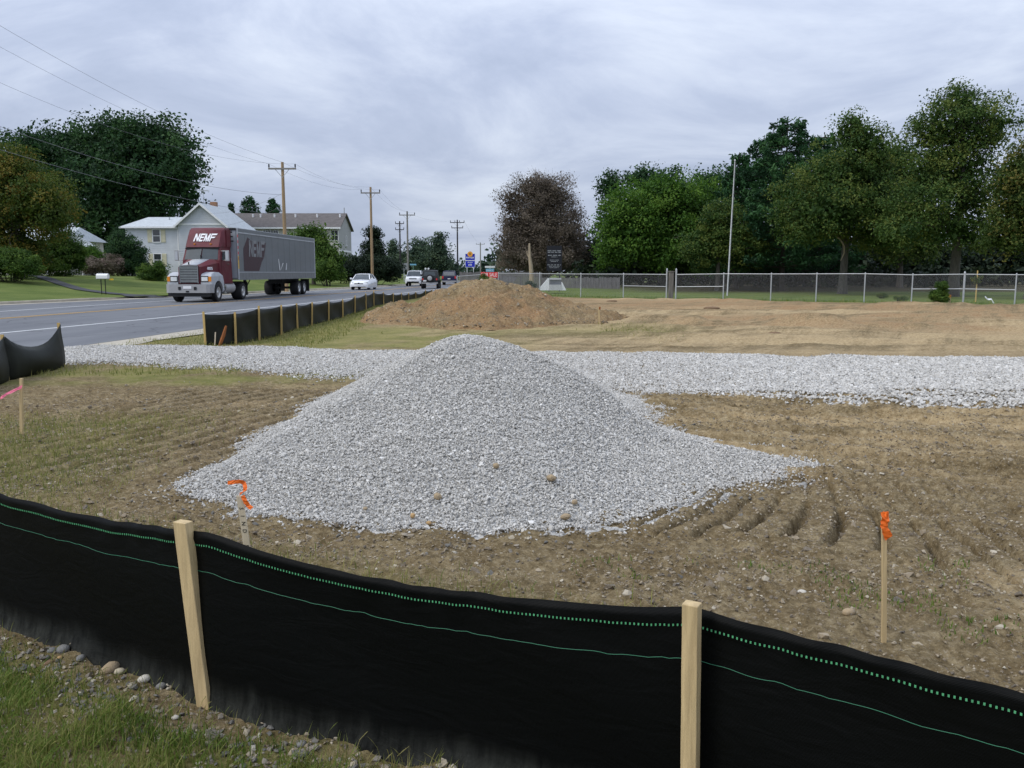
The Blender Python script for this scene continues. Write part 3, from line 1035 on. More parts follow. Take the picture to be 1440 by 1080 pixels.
# ------------------------------------------------------------------ heap of excavated soil
def build_dirt():
    xs, ys = np.arange(-5.4, 4.9, .06), np.arange(23.6, 33, .07)
    X, Y = np.meshgrid(xs, ys)
    x, y = X.ravel(), Y.ravel()
    h = dirt_h(x, y)
    z = ground_base(x, y) + h - .10 * sst(.22, .0, h)
    nx, ny = len(xs), len(ys)
    i = np.arange((ny - 1) * (nx - 1))
    a = (i // (nx - 1)) * nx + i % (nx - 1)
    F = np.stack([a, a + 1, a + nx + 1, a + nx], 1)
    F = F[(h[F] > .002).any(1)]
    n = fbm(x * .8, y * .8, 64, 4)
    z0 = np.zeros(len(x))
    root = thing('dirt_pile', 'long brown heap of excavated soil with a tuft of weed on its top', 'dirt pile', (0, 0, 0))
    np_mesh('heap', np.stack([x, y, z], 1), F, M['soil'], parent=root, smooth=True, attrs={'grass': z0, 'tan': .3 * sst(.5, .7, n), 'orange': .55 + .45 * sst(.4, .65, fbm(x * .5, y * .5, 65, 3)), 'lawn': z0, 'litter': z0})
    x, y, rs = pick(lambda x, y: (dirt_h(x, y) > .10) * .8, -5.2, 4.6, 24, 30, 5200, 66)
    scatter('soil_clods', np.stack([x, y, ground_base(x, y) + dirt_h(x, y) - .012], 1), rs.uniform(.010, .03, len(x)) * (1 + 1.3 * (rs.uniform(0, 1, len(x)) > .98)), CLOD, .7, .5, 67, parent=root)
    return root


dirt = build_dirt()


# ------------------------------------------------------------------ grass blades
def blades(name, x, y, h, w, mt, seed, parent=None, z=None, clump=None, reach=None):
    rs = np.random.RandomState(seed)
    n = len(x)
    z = ground_z(x, y) if z is None else z
    a = rs.uniform(0, 2 * np.pi, n)
    bend = rs.uniform(.15, .75, n) * h if reach is None else reach
    dx, dy = np.cos(a), np.sin(a)
    sx, sy = -dy, dx
    P = np.stack([x, y, z - .004], 1)

    def pt(t, s):
        off = bend * t * t
        return P + np.stack([dx * off + sx * s, dy * off + sy * s, h * t * (1 - .25 * t * np.minimum(bend / np.maximum(h, 1e-4), 2))], 1)
    V = np.stack([pt(0, -w), pt(0, w), pt(.5, w * .8), pt(.5, -w * .8), pt(.8, w * .4), pt(1, 0 * w)], 1).reshape(-1, 3)
    b = np.arange(n)[:, None] * 6
    F = np.concatenate([b + np.array([[0, 1, 2]]), b + np.array([[0, 2, 3]]), b + np.array([[3, 2, 4]]), b + np.array([[3, 4, 5]])])
    t = rs.uniform(0, 1, n) if clump is None else np.clip(clump + rs.normal(0, .2, n), 0, 1)
    return np_mesh(name, V, F, mt, parent=parent, attrs={'tint': np.repeat(t, 6)}, kind='stuff')


def grassy(name, fn, box, n, h0, h1, w, mt, seed):
    x, y, rs = pick(fn, *box, n, seed)
    cl = fbm(x * 2.5, y * 2.5, seed, 3)
    h = rs.uniform(h0, h1, len(x)) * (.5 + cl)
    return blades(name, x, y, h, rs.uniform(.6, 1.2, len(x)) * w, mt, seed, clump=cl)


_front = lambda x, y: ((y < _fl(x) - .05)) * sst(.10, .34, _fl(x) - y) * (.10 + .90 * sst(.40, .57, fbm(x * 3.1, y * 3.1, 112, 3)))
grassy('foreground_grass', _front, (-3.0, .6, 1.7, 3.8), 95000, .02, .09, .0020, L['grass'], 101)
grassy('foreground_dry_grass', lambda x, y: (y < _fl(x) - .04) * .8, (-3.0, .6, 1.7, 3.8), 14000, .02, .10, .0018, L['drygrass'], 102)
_beh = lambda x, y: (y > _fl(x) + .12) * grass_amt(x, y) * (pile_h(x, y) < .004)
grassy('fence_side_grass', _beh, (-5.6, 1.9, 2.4, 9.5), 190000, .02, .09, .0028, L['drygrass'], 103)
grassy('verge_grass', lambda x, y: grass_amt(x, y) * (1 - strip_mask(x, y)) * (dirt_h(x, y) < .03), (-9.6, 4.5, 13, 42), 60000, .04, .12, .006, L['drygrass'], 104)
grassy('site_weeds', lambda x, y: sst(.57, .66, fbm(x * 3, y * 3, 120, 3)) * (y > _fl(x) + .1) * (pile_h(x, y) < .004) * .8, (.3, 4.5, 2.0, 4.6), 16000, .015, .05, .0035, L['grass'], 105)
L['straw'] = leaf_mat('dead_straw', (0.22, 0.17, 0.09), (0.34, 0.28, 0.16), (0.46, 0.40, 0.26), 0.2)
x, y, rs = pick(lambda x, y: (1 - strip_mask(x, y)) * (pile_h(x, y) < .004) * (y > _fl(x) + .1) * sst(.42, .6, fbm(x * 1.2, y * 1.2, 131, 3)), -6, 5, 2.2, 9, 42000, 132)
blades('straw', x, y, rs.uniform(.006, .02, len(x)), rs.uniform(.001, .0022, len(x)), L['straw'], 133, reach=rs.uniform(.02, .07, len(x)))
grassy('field_edge_grass', lambda x, y: sst(-1.6, -.3, y - fence_y(x)) * sst(3.5, .6, y - fence_y(x)), (-4, 34, 34, 66), 40000, .06, .22, .012, L['grass'], 106)


# ------------------------------------------------------------------ near silt fence
def ribbon_strip(name, P, w, ndir, mt, parent, t=.0012, up=Vector((0, 0, 1))):
    """thin band following points P"""
    secs = []
    for p in P:
        o = ndir
        secs.append([p - up * w + o * 0, p + up * w + o * 0, p + up * w + o * t, p - up * w + o * t])
    return MB().loft(secs, close=True).build(name, mt, parent)


def near_fence():
    root = thing('silt_fence', 'black fabric silt fence with green stitching and two big wooden stakes across the foreground', 'silt fence', (0, 0, 0))
    S1, S2 = Vector((-1.10, 2.985, 0)), Vector((.505, 2.30, 0))
    R = Vector((2.15, 1.03, 0))
    L0, L1, L2 = Vector((-2.28, 3.63, 0)), Vector((-2.75, 3.93, 0)), Vector((-4.6, 5.1, 0))
    pts = []

    def seg(a, b, n, sag, bow):
        d = (b - a)
        nrm = Vector((-d.y, d.x, 0)).normalized()
        for i in range(n):
            t = i / n
            s = 4 * t * (1 - t)
            pts.append((a + d * t + nrm * bow * s, s * sag, t))
    seg(L2, L1, 40, .05, .03)
    seg(L1, S1, 70, .045, .02)
    seg(S1, S2, 110, .062, -.015)
    seg(S2, R, 110, .02, .03)
    pts.append((R, 0, 1))
    path = [p for p, _, _ in pts]
    acc = [0]
    for a, b in zip(path[:-1], path[1:]):
        acc.append(acc[-1] + (b - a).length)
    V, F, dust = [], [], []
    nz = 26
    top_of, nor = [], []
    for i, (p, sag, t) in enumerate(pts):
        d = (path[min(i + 1, len(path) - 1)] - path[max(i - 1, 0)]).normalized()
        n = Vector((d.y, -d.x, 0))                     # towards the camera side
        nor.append(n)
        zt = .668 - sag + .0025 * math.sin(acc[i] * 5.1) + .0015 * math.sin(acc[i] * 17.3)
        zb = float(ground_z(np.array([p.x]), np.array([p.y]))[0]) - .03
        top_of.append((zt, zb))
        for k in range(nz + 1):
            f = k / nz
            z = zb + (zt - zb) * f
            w = .012 * math.sin(acc[i] * 3.3 + f * 2.2) * math.sin(math.pi * f) + .003 * math.sin(acc[i] * 11 + f * 5) * f * (1 - f) * 2
            foot = .035 * max(0, 1 - f / .16) ** 1.6    # the foot turns out towards the camera
            roll = .006 * math.sin(math.pi * min(1, max(0, (f - .93) / .07)))
            crease = .006 * math.sin(acc[i] * 26 + 3 * math.sin(acc[i] * 5)) * max(0, (f - .86) / .14)
            q = p + n * (foot + w + roll + crease)
            V.append((q.x, q.y, z))
            dust.append(max(0, 1 - f / .22) * (.75 + .25 * math.sin(acc[i] * 5)))
    m = nz + 1
    for i in range(len(pts) - 1):
        for k in range(nz):
            a = i * m + k
            F.append((a, a + m, a + m + 1, a + 1))
    o = np_mesh('fabric', V, F, M['fabric'], parent=root, attrs={'dust': dust}, smooth=True)
    sl = o.modifiers.new('thickness', 'SOLIDIFY')
    sl.thickness = .0016
    sl.offset = 0

    def on(s, f, off):
        """point on the fabric at path length s, height fraction f"""
        i = min(max(int(np.searchsorted(acc, s)) - 1, 0), len(pts) - 2)
        u = (s - acc[i]) / max(1e-9, acc[i + 1] - acc[i])
        k = f * nz
        k0 = min(int(k), nz - 1)
        g = k - k0

        def vv(ii, kk):
            return Vector(V[ii * m + kk])
        a = vv(i, k0).lerp(vv(i + 1, k0), u)
        b = vv(i, k0 + 1).lerp(vv(i + 1, k0 + 1), u)
        return a.lerp(b, g) + nor[i].lerp(nor[i + 1], u).normalized() * off
    # the stitched green tape: short upright dashes, and the thin thread below
    mb = MB()
    s = 1.2
    fst = .925
    while s < acc[-1] - .02:
        w = .0023
        h = .0033
        a, b = on(s - w, fst, .003), on(s + w, fst, .003)
        up = Vector((0, 0, h))
        n = (b - a).cross(up).normalized() * .0008
        mb.add([a - up, b - up, b + up, a + up, a - up - n, b - up - n, b + up - n, a + up - n], [(0, 1, 2, 3), (7, 6, 5, 4), (0, 4, 5, 1), (1, 5, 6, 2), (2, 6, 7, 3), (3, 7, 4, 0)])
        s += .0124
    mb.build('stitching', M['stitch'], root, kind='stuff')
    P = [on(s, .785, .0026) for s in np.arange(1.2, acc[-1] - .02, .02)]
    MB().tube(P, .0010, 4).build('thread', M['green_line'], root)

    def stake(base, topp, wx, wy, rz, name='stake'):
        d = topp - base
        secs = []
        for t in np.linspace(0, 1, 9):
            c = base + d * t
            j = .0004 * math.sin(t * 21 + base.x * 9)
            secs.append([c + Vector((math.cos(rz) * a * (wx + j) - math.sin(rz) * b * wy, math.sin(rz) * a * (wx + j) + math.cos(rz) * b * wy, 0)) for a, b in ((-1, -1), (1, -1), (1, 1), (-1, 1))])
        return MB().loft(secs, close=True).build(name, M['pine'], root, bevel=.003)
    a = math.atan2(S2.y - S1.y, S2.x - S1.x)
    b1 = gnd(292, 992, .0)
    stake(b1 + Vector((0, 0, -.08)), at(257, 733, b1.y + .02), .030, .019, a)
    t2 = at(973, 848, 2.235)
    stake(Vector((t2.x + .01, t2.y - .015, -.08)), t2, .0225, .019, a - .12)
    stake(Vector((2.12, 1.0, -.08)), Vector((2.10, 1.0, .72)), .024, .019, -.75)
    stake(Vector((-2.77, 3.88, -.08)), Vector((-2.79, 3.88, .72)), .026, .019, -.6)
    stake(Vector((-4.62, 5.06, -.08)), Vector((-4.64, 5.08, .72)), .026, .019, -.6)
    return root


near_fence()


# ------------------------------------------------------------------ other silt fences
def far_fence(label, posts, tops, sag, name='silt_fence', stake_top=.06, last_wrap=False, belly=.05, gname=None):
    root = thing(name, label, 'silt fence', (0, 0, 0))
    mb = MB()
    n = 10
    rr = random.Random(len(posts))
    for i in range(len(posts) - 1):
        a, b = posts[i], posts[i + 1]
        za, zb = tops[i], tops[i + 1]
        d = b - a
        nr = Vector((-d.y, d.x, 0)).normalized()
        sg = sag * (d.length / 2) * rr.uniform(.7, 1.3) if not isinstance(sag, list) else sag[i]
        secs = []
        for k in range(n + 1):
            t = k / n
            s = 4 * t * (1 - t)
            p = a + d * t
            zt = za + (zb - za) * t - sg * s
            col = []
            for q in range(7):
                f = q / 6
                z0 = p.z - .05
                bl = belly * s * math.sin(math.pi * f) + .02 * math.sin(7 * t + 5 * f)
                c = p + nr * bl
                col.append((c.x, c.y, z0 + (zt - z0) * f))
            secs.append(col)
        mb.loft(secs, caps=False)
    f = mb.build('fabric', M['fabric_far'], root, smooth=True)
    sl = f.modifiers.new('thickness', 'SOLIDIFY')
    sl.thickness = .004
    for i, (p, zt) in enumerate(zip(posts, tops)):
        d = (posts[min(i + 1, len(posts) - 1)] - posts[max(i - 1, 0)])
        nr = Vector((d.y, -d.x, 0)).normalized()
        c = p + nr * .035
        ln = rr.uniform(-.03, .03)
        MB().loft([[(c.x + a + ln * t, c.y + b, z) for a, b in ((-.02, -.016), (.02, -.016), (.02, .016), (-.02, .016))] for t, z in ((0, p.z - .1), (1, zt + stake_top * rr.uniform(.4, 1.2)))], close=True).build('stake', M['stakewood'], root)
    return root


px_top = [(288, 487, 442), (330, 484, 441), (363, 478, 434), (394, 471.5, 430.7), (417, 465, 428), (437, 459, 426.4), (461, 453, 423.6), (481, 448.4, 422.7), (498, 441.5, 417.5), (514, 436, 413.5), (525, 431, 410.5)]
posts, tops = [], []
for px, yb, yt in px_top:
    g = gnd(px, yb, -.02)
    g.z = float(ground_base(np.array([g.x]), np.array([g.y]))[0])
    posts.append(g)
    tops.append(at(px, yt, g.y).z)
for px, yt, D in [(538.6, 412, 43.2), (552, 412.8, 46.5), (564, 413, 49), (574, 412.6, 52), (584, 411, 55), (597.6, 408.4, 60), (607, 407.4, 64)]:
    t = at(px, yt, D)
    posts.append(Vector((t.x, D, t.z - .69)))
    tops.append(t.z)
far_fence('long black silt fence with thin yellow stakes running along the road shoulder', posts, tops, .055)
lp = [gnd(90.7, 516), gnd(12, 534), Vector((-7.1, 10.9, 0)), Vector((-6.6, 9.3, 0))]
lt = [at(84, 456, lp[0].y).z, at(9, 473, lp[1].y).z, .62, .62]
lf = far_fence('sagging black silt fence at the left edge of the site beside the gravel entrance', lp, lt, [.26, .12, .1], stake_top=.05, belly=.16)

# rust coloured stick and an added pale strip at the near end of the roadside fence
b = gnd(309, 486, 0)
tp = at(318, 458, b.y + .05)
MB().tube([b, b.lerp(tp, .5) + Vector((.01, 0, 0)), tp], [.035, .04, .022], 6).build('stick', M['rust'])
tag(bpy.data.objects['stick'], 'rust brown stick leaning on the near end of the roadside silt fence', 'stick')
b = gnd(302, 485.5, 0)
tp = at(303, 467, b.y + .03)
o = MB().loft([[(p.x + a, p.y + c, p.z) for a, c in ((-.012, -.006), (.012, -.006), (.012, .006), (-.012, .006))] for p in (b, tp)], close=True).build('lath', M['lathwood'])  # pale strip added in place of a bright gap in the fabric
tag(o, 'short pale strip standing in for a gap in the fabric beside the rust brown stick', 'stake')


# ------------------------------------------------------------------ survey stakes with flagging
def flag_band(name, P, w, mt, root, wv):
    """creased flagging tape following P; wv gives the width direction at each point"""
    rr = random.Random(len(P) * 7 + int(P[0][2] * 1000))
    secs = []
    n = len(P)
    for i in range((n - 1) * 3 + 1):
        a, t = min(i // 3, n - 2), (i - 3 * min(i // 3, n - 2)) / 3
        p = Vector(P[a]).lerp(Vector(P[a + 1]), t)
        d = (Vector(wv[a]).normalized().lerp(Vector(wv[a + 1]).normalized(), t) + Vector((rr.gauss(0, .07), rr.gauss(0, .12), rr.gauss(0, .05)))).normalized()
        k = w * rr.uniform(.92, 1.05)
        fold = Vector((0, rr.uniform(-.2, .2) * w, 0))
        secs.append([p - d * k, p - d * k * .3 + fold, p + d * k * .4 - fold * .6, p + d * k])
    o = MB().loft(secs, caps=False).build(name, mt, root)
    s = o.modifiers.new('thickness', 'SOLIDIFY')
    s.thickness = .0005
    return o


def survey(label, base, top, wx, wy, rz=0.0, m='pine', name='survey_stake'):
    root = thing(name, label, 'survey stake', base)
    d = top - base
    MB().loft([[(d.x * t + math.cos(rz) * a * wx - math.sin(rz) * b * wy, d.y * t + math.sin(rz) * a * wx + math.cos(rz) * b * wy, d.z * t - (.08 if t == 0 else 0)) for a, b in ((-1, -1), (1, -1), (1, 1), (-1, 1))] for t in (0, .5, 1)], close=True).build('stake', M[m], root, bevel=.002)
    return root, d


b = gnd(1244, 906)
r, d = survey('thin wooden survey stake with an orange ribbon on its head in the churned soil', b, at(1243, 728, b.y), .010, .008)
w = d
flag_band('ribbon', [w + Vector((-.006, -.016, .03)), w + Vector((-.002, -.02, .0)), w + Vector((-.008, -.022, -.03)), w + Vector((.004, -.02, -.055)), w + Vector((.02, -.015, -.085))], .018, M['orange'], r, [(1, .1, .1), (1, 0, 0), (1, .3, 0), (1, .1, .25), (1, 0, .55)])
flag_band('ribbon_knot', [w + Vector((.012, -.012, .02)), w + Vector((.0, -.022, .018)), w + Vector((-.012, -.012, .02))], .012, M['orange'], r, [(0, 0, 1)] * 3)

b = gnd(30, 615)
r, d = survey('short stake with a pink ribbon blowing to its left in the dry grass', b, at(30, 532, b.y), .014, .012)
k = d + Vector((0, -.02, -.09))
flag_band('ribbon', [k + Vector((.012, 0, .012)), k + Vector((-.03, -.01, -.01)), k + Vector((-.08, -.015, -.035)), k + Vector((-.13, -.01, -.055)), k + Vector((-.17, -.02, -.085)), k + Vector((-.195, -.015, -.095))], .016, M['pink'], r, [(.2, 0, 1), (.3, 0, 1), (.2, .3, 1), (.4, .1, 1), (.1, 0, 1), (.3, .2, 1)])

b = gnd(352, 800)
r, d = survey('pale marked lath with a curling orange ribbon between the near fence and the gravel pile', b, at(337, 697, b.y), .0175, .005, 0.05, 'lathwood', 'marked_lath')
k = d + Vector((0, -.012, 0))
q = at(337, 697, b.y)
pix = lambda px, py, dy=-.012: at(px, py, b.y + dy) - b
flag_band('ribbon', [pix(320, 679), pix(328, 678, -.02), pix(337, 677, -.012), pix(343, 679, 0), pix(345, 685, -.012), pix(344, 691, -.02), pix(337, 695, -.012)], .011, M['orange'], r, [(0, 0, 1), (0, .2, 1), (.1, 0, 1), (.7, 0, .7), (1, 0, 0), (1, 0, .4), (.2, 0, 1)])
flag_band('ribbon', [pix(341, 697, -.014), pix(345, 705, -.018), pix(349, 711, -.014), pix(354, 715, -.02)], .012, M['orange'], r, [(1, 0, .5), (1, .1, .5), (1, 0, .6), (.8, 0, .7)])
for i, ch in enumerate('SIND 5I'):                      # hand lettered down the lath
    if ch == ' ':
        continue
    t = 1 - (.17 + i * .102)
    c = d * t
    text_obj(ch, 'lettering', .030, M['ink'], r, Matrix.Translation((c.x, c.y - .0058, c.z)) @ Matrix.Rotation(math.pi / 2, 4, 'X') @ Matrix.Rotation(-math.pi / 2, 4, 'Z'), depth=.0006)

b = gnd(843, 456)
r, d = survey('small tan stake standing at the right foot of the brown soil heap', b, at(842, 432, b.y), .022, .018, name='grade_stake')
MB().box(-.026, .026, -.022, .022, d.z - .07, d.z + .012).build('painted_top', M['rust'], r)
b = gnd(1335, 428)
r, d = survey('orange topped stake beside the small shrub at the chain link fence', b, at(1336, 415, b.y), .045, .03, name='grade_stake')
MB().box(-.048, .048, -.034, .034, d.z - .12, d.z + .012).build('painted_top', M['amber'], r)


# ------------------------------------------------------------------ single stones one can point to
def stone_mesh(seed, flat):
    import bmesh
    bm = bmesh.new()
    bmesh.ops.create_icosphere(bm, subdivisions=2, radius=1)
    rr = random.Random(seed)
    ph = [rr.uniform(0, 6) for _ in range(6)]
    for v in bm.verts:
        c = v.co
        k = 1 + .10 * math.sin(2.2 * c.x + ph[0]) + .09 * math.sin(2.6 * c.y + ph[1]) + .08 * math.sin(3 * c.z + ph[2]) + .04 * math.sin(5 * (c.x + c.y) + ph[3])
        v.co = Vector((c.x * k * 1.2, c.y * k * .9, c.z * k * flat))
    me = bpy.data.meshes.new('stone')
    bm.to_mesh(me)
    bm.free()
    return me


SM = {k: mat(k + '_stone', c, .85, var=.2, scale=3, bump=.3, bscale=6, dirt=(dc, 1.3, .6)) for k, c, dc in (
    ('tan', (.36, .27, .16), (.20, .18, .15)), ('grey', (.20, .195, .18), (.12, .11, .10)), ('white', (.56, .52, .44), (.36, .33, .27)),
    ('cream', (.46, .40, .28), (.3, .26, .2)), ('brown', (.20, .125, .07), (.12, .08, .05)), ('ochre', (.45, .29, .13), (.3, .2, .1)))}
for (px, py, wpx, c, lab, rz, fl) in [
    (155.5, 948, 23, 'tan', 'largest oval tan and grey cobble at the foot of the near silt fence', .9, .75),
    (169, 952, 13, 'cream', 'cream stone touching the right side of the largest oval cobble', .2, .8),
    (202, 962, 16, 'white', 'chalky white angular stone between the oval cobble and the first big stake', .4, .8),
    (90, 924, 17, 'grey', 'rounded grey stone at the fence foot, biggest one left of the oval cobble', .3, .8),
    (113, 933, 12, 'grey', 'smaller round grey stone just right of the biggest grey one at the fence foot', 1.2, .8),
    (73, 926, 13, 'grey', 'flat grey stone left of the biggest grey one at the fence foot', .1, .5),
    (70, 935, 11, 'brown', 'dark brown stone below the flat grey one in the pebbles', .7, .7),
    (84, 933, 7, 'ochre', 'small orange ochre pebble right of the dark brown stone', .7, .8),
    (42, 911, 8, 'cream', 'small cream pebble high up the pebble bank near the left edge', .3, .7),
    (42, 949, 9, 'ochre', 'yellowish ochre pebble lying in grass below the pebble bank', .5, .7),
    (226, 970, 13, 'grey', 'dark grey stone close to the fence between chalky stone and big stake', .2, .8),
    (222, 962, 9, 'white', 'small white stone leaning on the dark grey one near the big stake', .9, .8),
    (184, 971, 11, 'cream', 'pale stone just below and left of the chalky white stone', .9, .6),
    (247, 1018, 9, 'white', 'small white pebble in the soil below left of the big stake foot', .1, .7),
    (3, 990, 15, 'grey', 'dark grey stone in the grass at the very left edge', .1, .6),
    (308, 995, 11, 'cream', 'cream pebble right beside the foot of the first big stake', .1, .7),
    (423, 1050, 13, 'grey', 'angular grey stone at the fence foot right of the first big stake', .5, .8),
    (1193, 867, 17, 'tan', 'lone tan rock in churned soil left of the orange ribbon stake', .1, .7),
    (1127, 831, 12, 'white', 'flat pale stone in churned soil far left of the orange ribbon stake', .1, .35),
]:
    g = gnd(px, py)
    sc = wpx / 1200 * math.hypot(g.y, CH) / 2.2
    me = stone_mesh(int(px * 7 + py), fl)
    me.materials.append(SM[c])
    me.polygons.foreach_set('use_smooth', [True] * len(me.polygons))
    o = link(bpy.data.objects.new('stone', me))
    o.location = (g.x, g.y, float(ground_z(np.array([g.x]), np.array([g.y]))[0]) + sc * fl * .55)
    o.scale = (sc, sc, sc)
    o.rotation_euler = (.1, -.15, rz)
    tag(o, lab, 'stone')
for (px, py, wpx, lab) in [(775, 674, 15, 'tan rock lying high on the right front slope of the gravel pile'), (697, 657, 10, 'rounded tan rock, uppermost of those on the front of the gravel pile'),
                           (795, 729, 14, 'largest tan rock near the right front foot of the gravel pile'), (615, 700, 13, 'flat tan rock halfway down the middle of the gravel pile front'),
                           (580, 727, 10, 'orange tan rock low on the front slope left of centre'), (603, 737, 8, 'small tan rock just right of the orange tan rock at the pile foot'),
                           (514, 717, 7, 'small tan pebble on the left front slope of the gravel pile'), (808, 708, 10, 'tan rock directly above the largest tan rock on the pile')]:
    lo, hi = 4.6, 8.2
    r = ray(px, py)
    for t in np.arange(4.6, 8.4, .01):
        qx, qy, qz = r[0] * t / r[1], t, CH + r[2] * t / r[1]
        if qz <= float(pile_h(np.array([qx]), np.array([qy]))[0]) + .02 + float(ground_base(np.array([qx]), np.array([qy]))[0]):
            break
    sc = wpx / 1200 * qy / 2.2
    me = stone_mesh(int(px), .75)
    me.materials.append(SM['ochre' if 'orange' in lab else 'tan'])
    o = link(bpy.data.objects.new('rock', me))
    o.location = (qx, qy, qz + .01)
    o.scale = (sc, sc, sc)
    o.rotation_euler = (.2, .1, px)
    tag(o, lab, 'rock')
# clods lying out on the far field
for (px, py, w, lab) in [(1002, 434, 22, 'dark lump of soil in the tan field left of centre'), (1090, 470, 20, 'crumbled soil lump by the wheel ruts in the tan field'), (860, 424, 16, 'pale soil lump right of the brown heap')]:
    g = gnd(px, py)
    sc = w / 1200 * g.y / 2.4
    me = stone_mesh(int(px), .45)
    me.materials.append(SM['brown'])
    o = link(bpy.data.objects.new('soil_lump', me))
    o.location = (g.x, g.y, .02)
    o.scale = (sc, sc * .6, sc * .6)
    tag(o, lab, 'soil lump')


# ------------------------------------------------------------------ vehicles
def wheel(parent, x, y, r, w, name='wheel', rim=True, rimr=.58):
    mb = MB()
    s = 1 if x > 0 else -1
    prof = [(-w / 2, r * .62), (-w / 2, r * .93), (-w * .38, r), (w * .38, r), (w / 2, r * .93), (w / 2, r * .62)]
    n = 20
    vs = [(x + a, y + b * math.cos(2 * math.pi * k / n), r + b * math.sin(2 * math.pi * k / n)) for a, b in prof for k in range(n)]
    fs = [(i * n + k, i * n + (k + 1) % n, (i + 1) * n + (k + 1) % n, (i + 1) * n + k) for i in range(5) for k in range(n)]
    mb.add(vs, fs)
    tyre = mb.build(name, M['rubber'], parent, smooth=True)
    mb = MB()
    for sd in (s,):
        ring = [(x + sd * (w / 2 - d), rr) for d, rr in ((.012, r * .64), (.02, r * .50), (.07, r * .42), (.06, r * .22), (.02, r * .16), (.01, 0.002))]
        vs = [(a, y + b * math.cos(2 * math.pi * k / n), r + b * math.sin(2 * math.pi * k / n)) for a, b in ring for k in range(n)]
        mb.add(vs, [(i * n + k, i * n + (k + 1) % n, (i + 1) * n + (k + 1) % n, (i + 1) * n + k) for i in range(5) for k in range(n)])
    mb.build('rim', M['rim'] if rim else M['black'], tyre, smooth=True)
    return tyre


LETTERS = {   # strokes of the fleet lettering in a unit box, speed-line tails on the right
    'N': [[(0, 0), (.24, 0), (.30, 1), (.06, 1)], [(.10, 1), (.34, 1), (.95, 0), (.70, 0)], [(.72, 0), (.96, 0), (1.02, 1), (.80, 1)]],
    'E': [[(0, 0), (.26, 0), (.34, 1), (.08, 1)], [(.34, .80), (.33, 1), (1.15, 1), (1.05, .80)], [(.30, .42), (.31, .60), (1.0, .60), (.90, .42)], [(.26, 0), (.27, .2), (.92, .2), (.80, 0)]],
    'M': [[(0, 0), (.20, 0), (.30, 1), (.08, 1)], [(.10, 1), (.32, 1), (.60, .1), (.42, 0)], [(.42, 0), (.60, 0), (.95, 1), (.78, 1)], [(.74, 0), (.96, 0), (1.04, 1), (.82, 1)]],
    'F': [[(0, 0), (.24, 0), (.34, 1), (.10, 1)], [(.34, .80), (.33, 1), (1.55, 1), (1.30, .80)], [(.30, .42), (.31, .60), (1.25, .60), (1.0, .42)]],
}


def fleet_letters(place, off):
    """place(u, v) maps the unit lettering box (u along, v up) to a point; off is the thickness direction"""
    mb = MB()
    x = 0.0
    for ch, w in (('N', .235), ('E', .20), ('M', .25), ('F', .19)):
        for st in LETTERS[ch]:
            q = [place(x + a * w * .92, b) for a, b in st]
            mb.add([p + off for p in q] + [p for p in q], [(0, 1, 2, 3), (7, 6, 5, 4), (0, 4, 5, 1), (1, 5, 6, 2), (2, 6, 7, 3), (3, 7, 4, 0)])
        x += w
    return mb


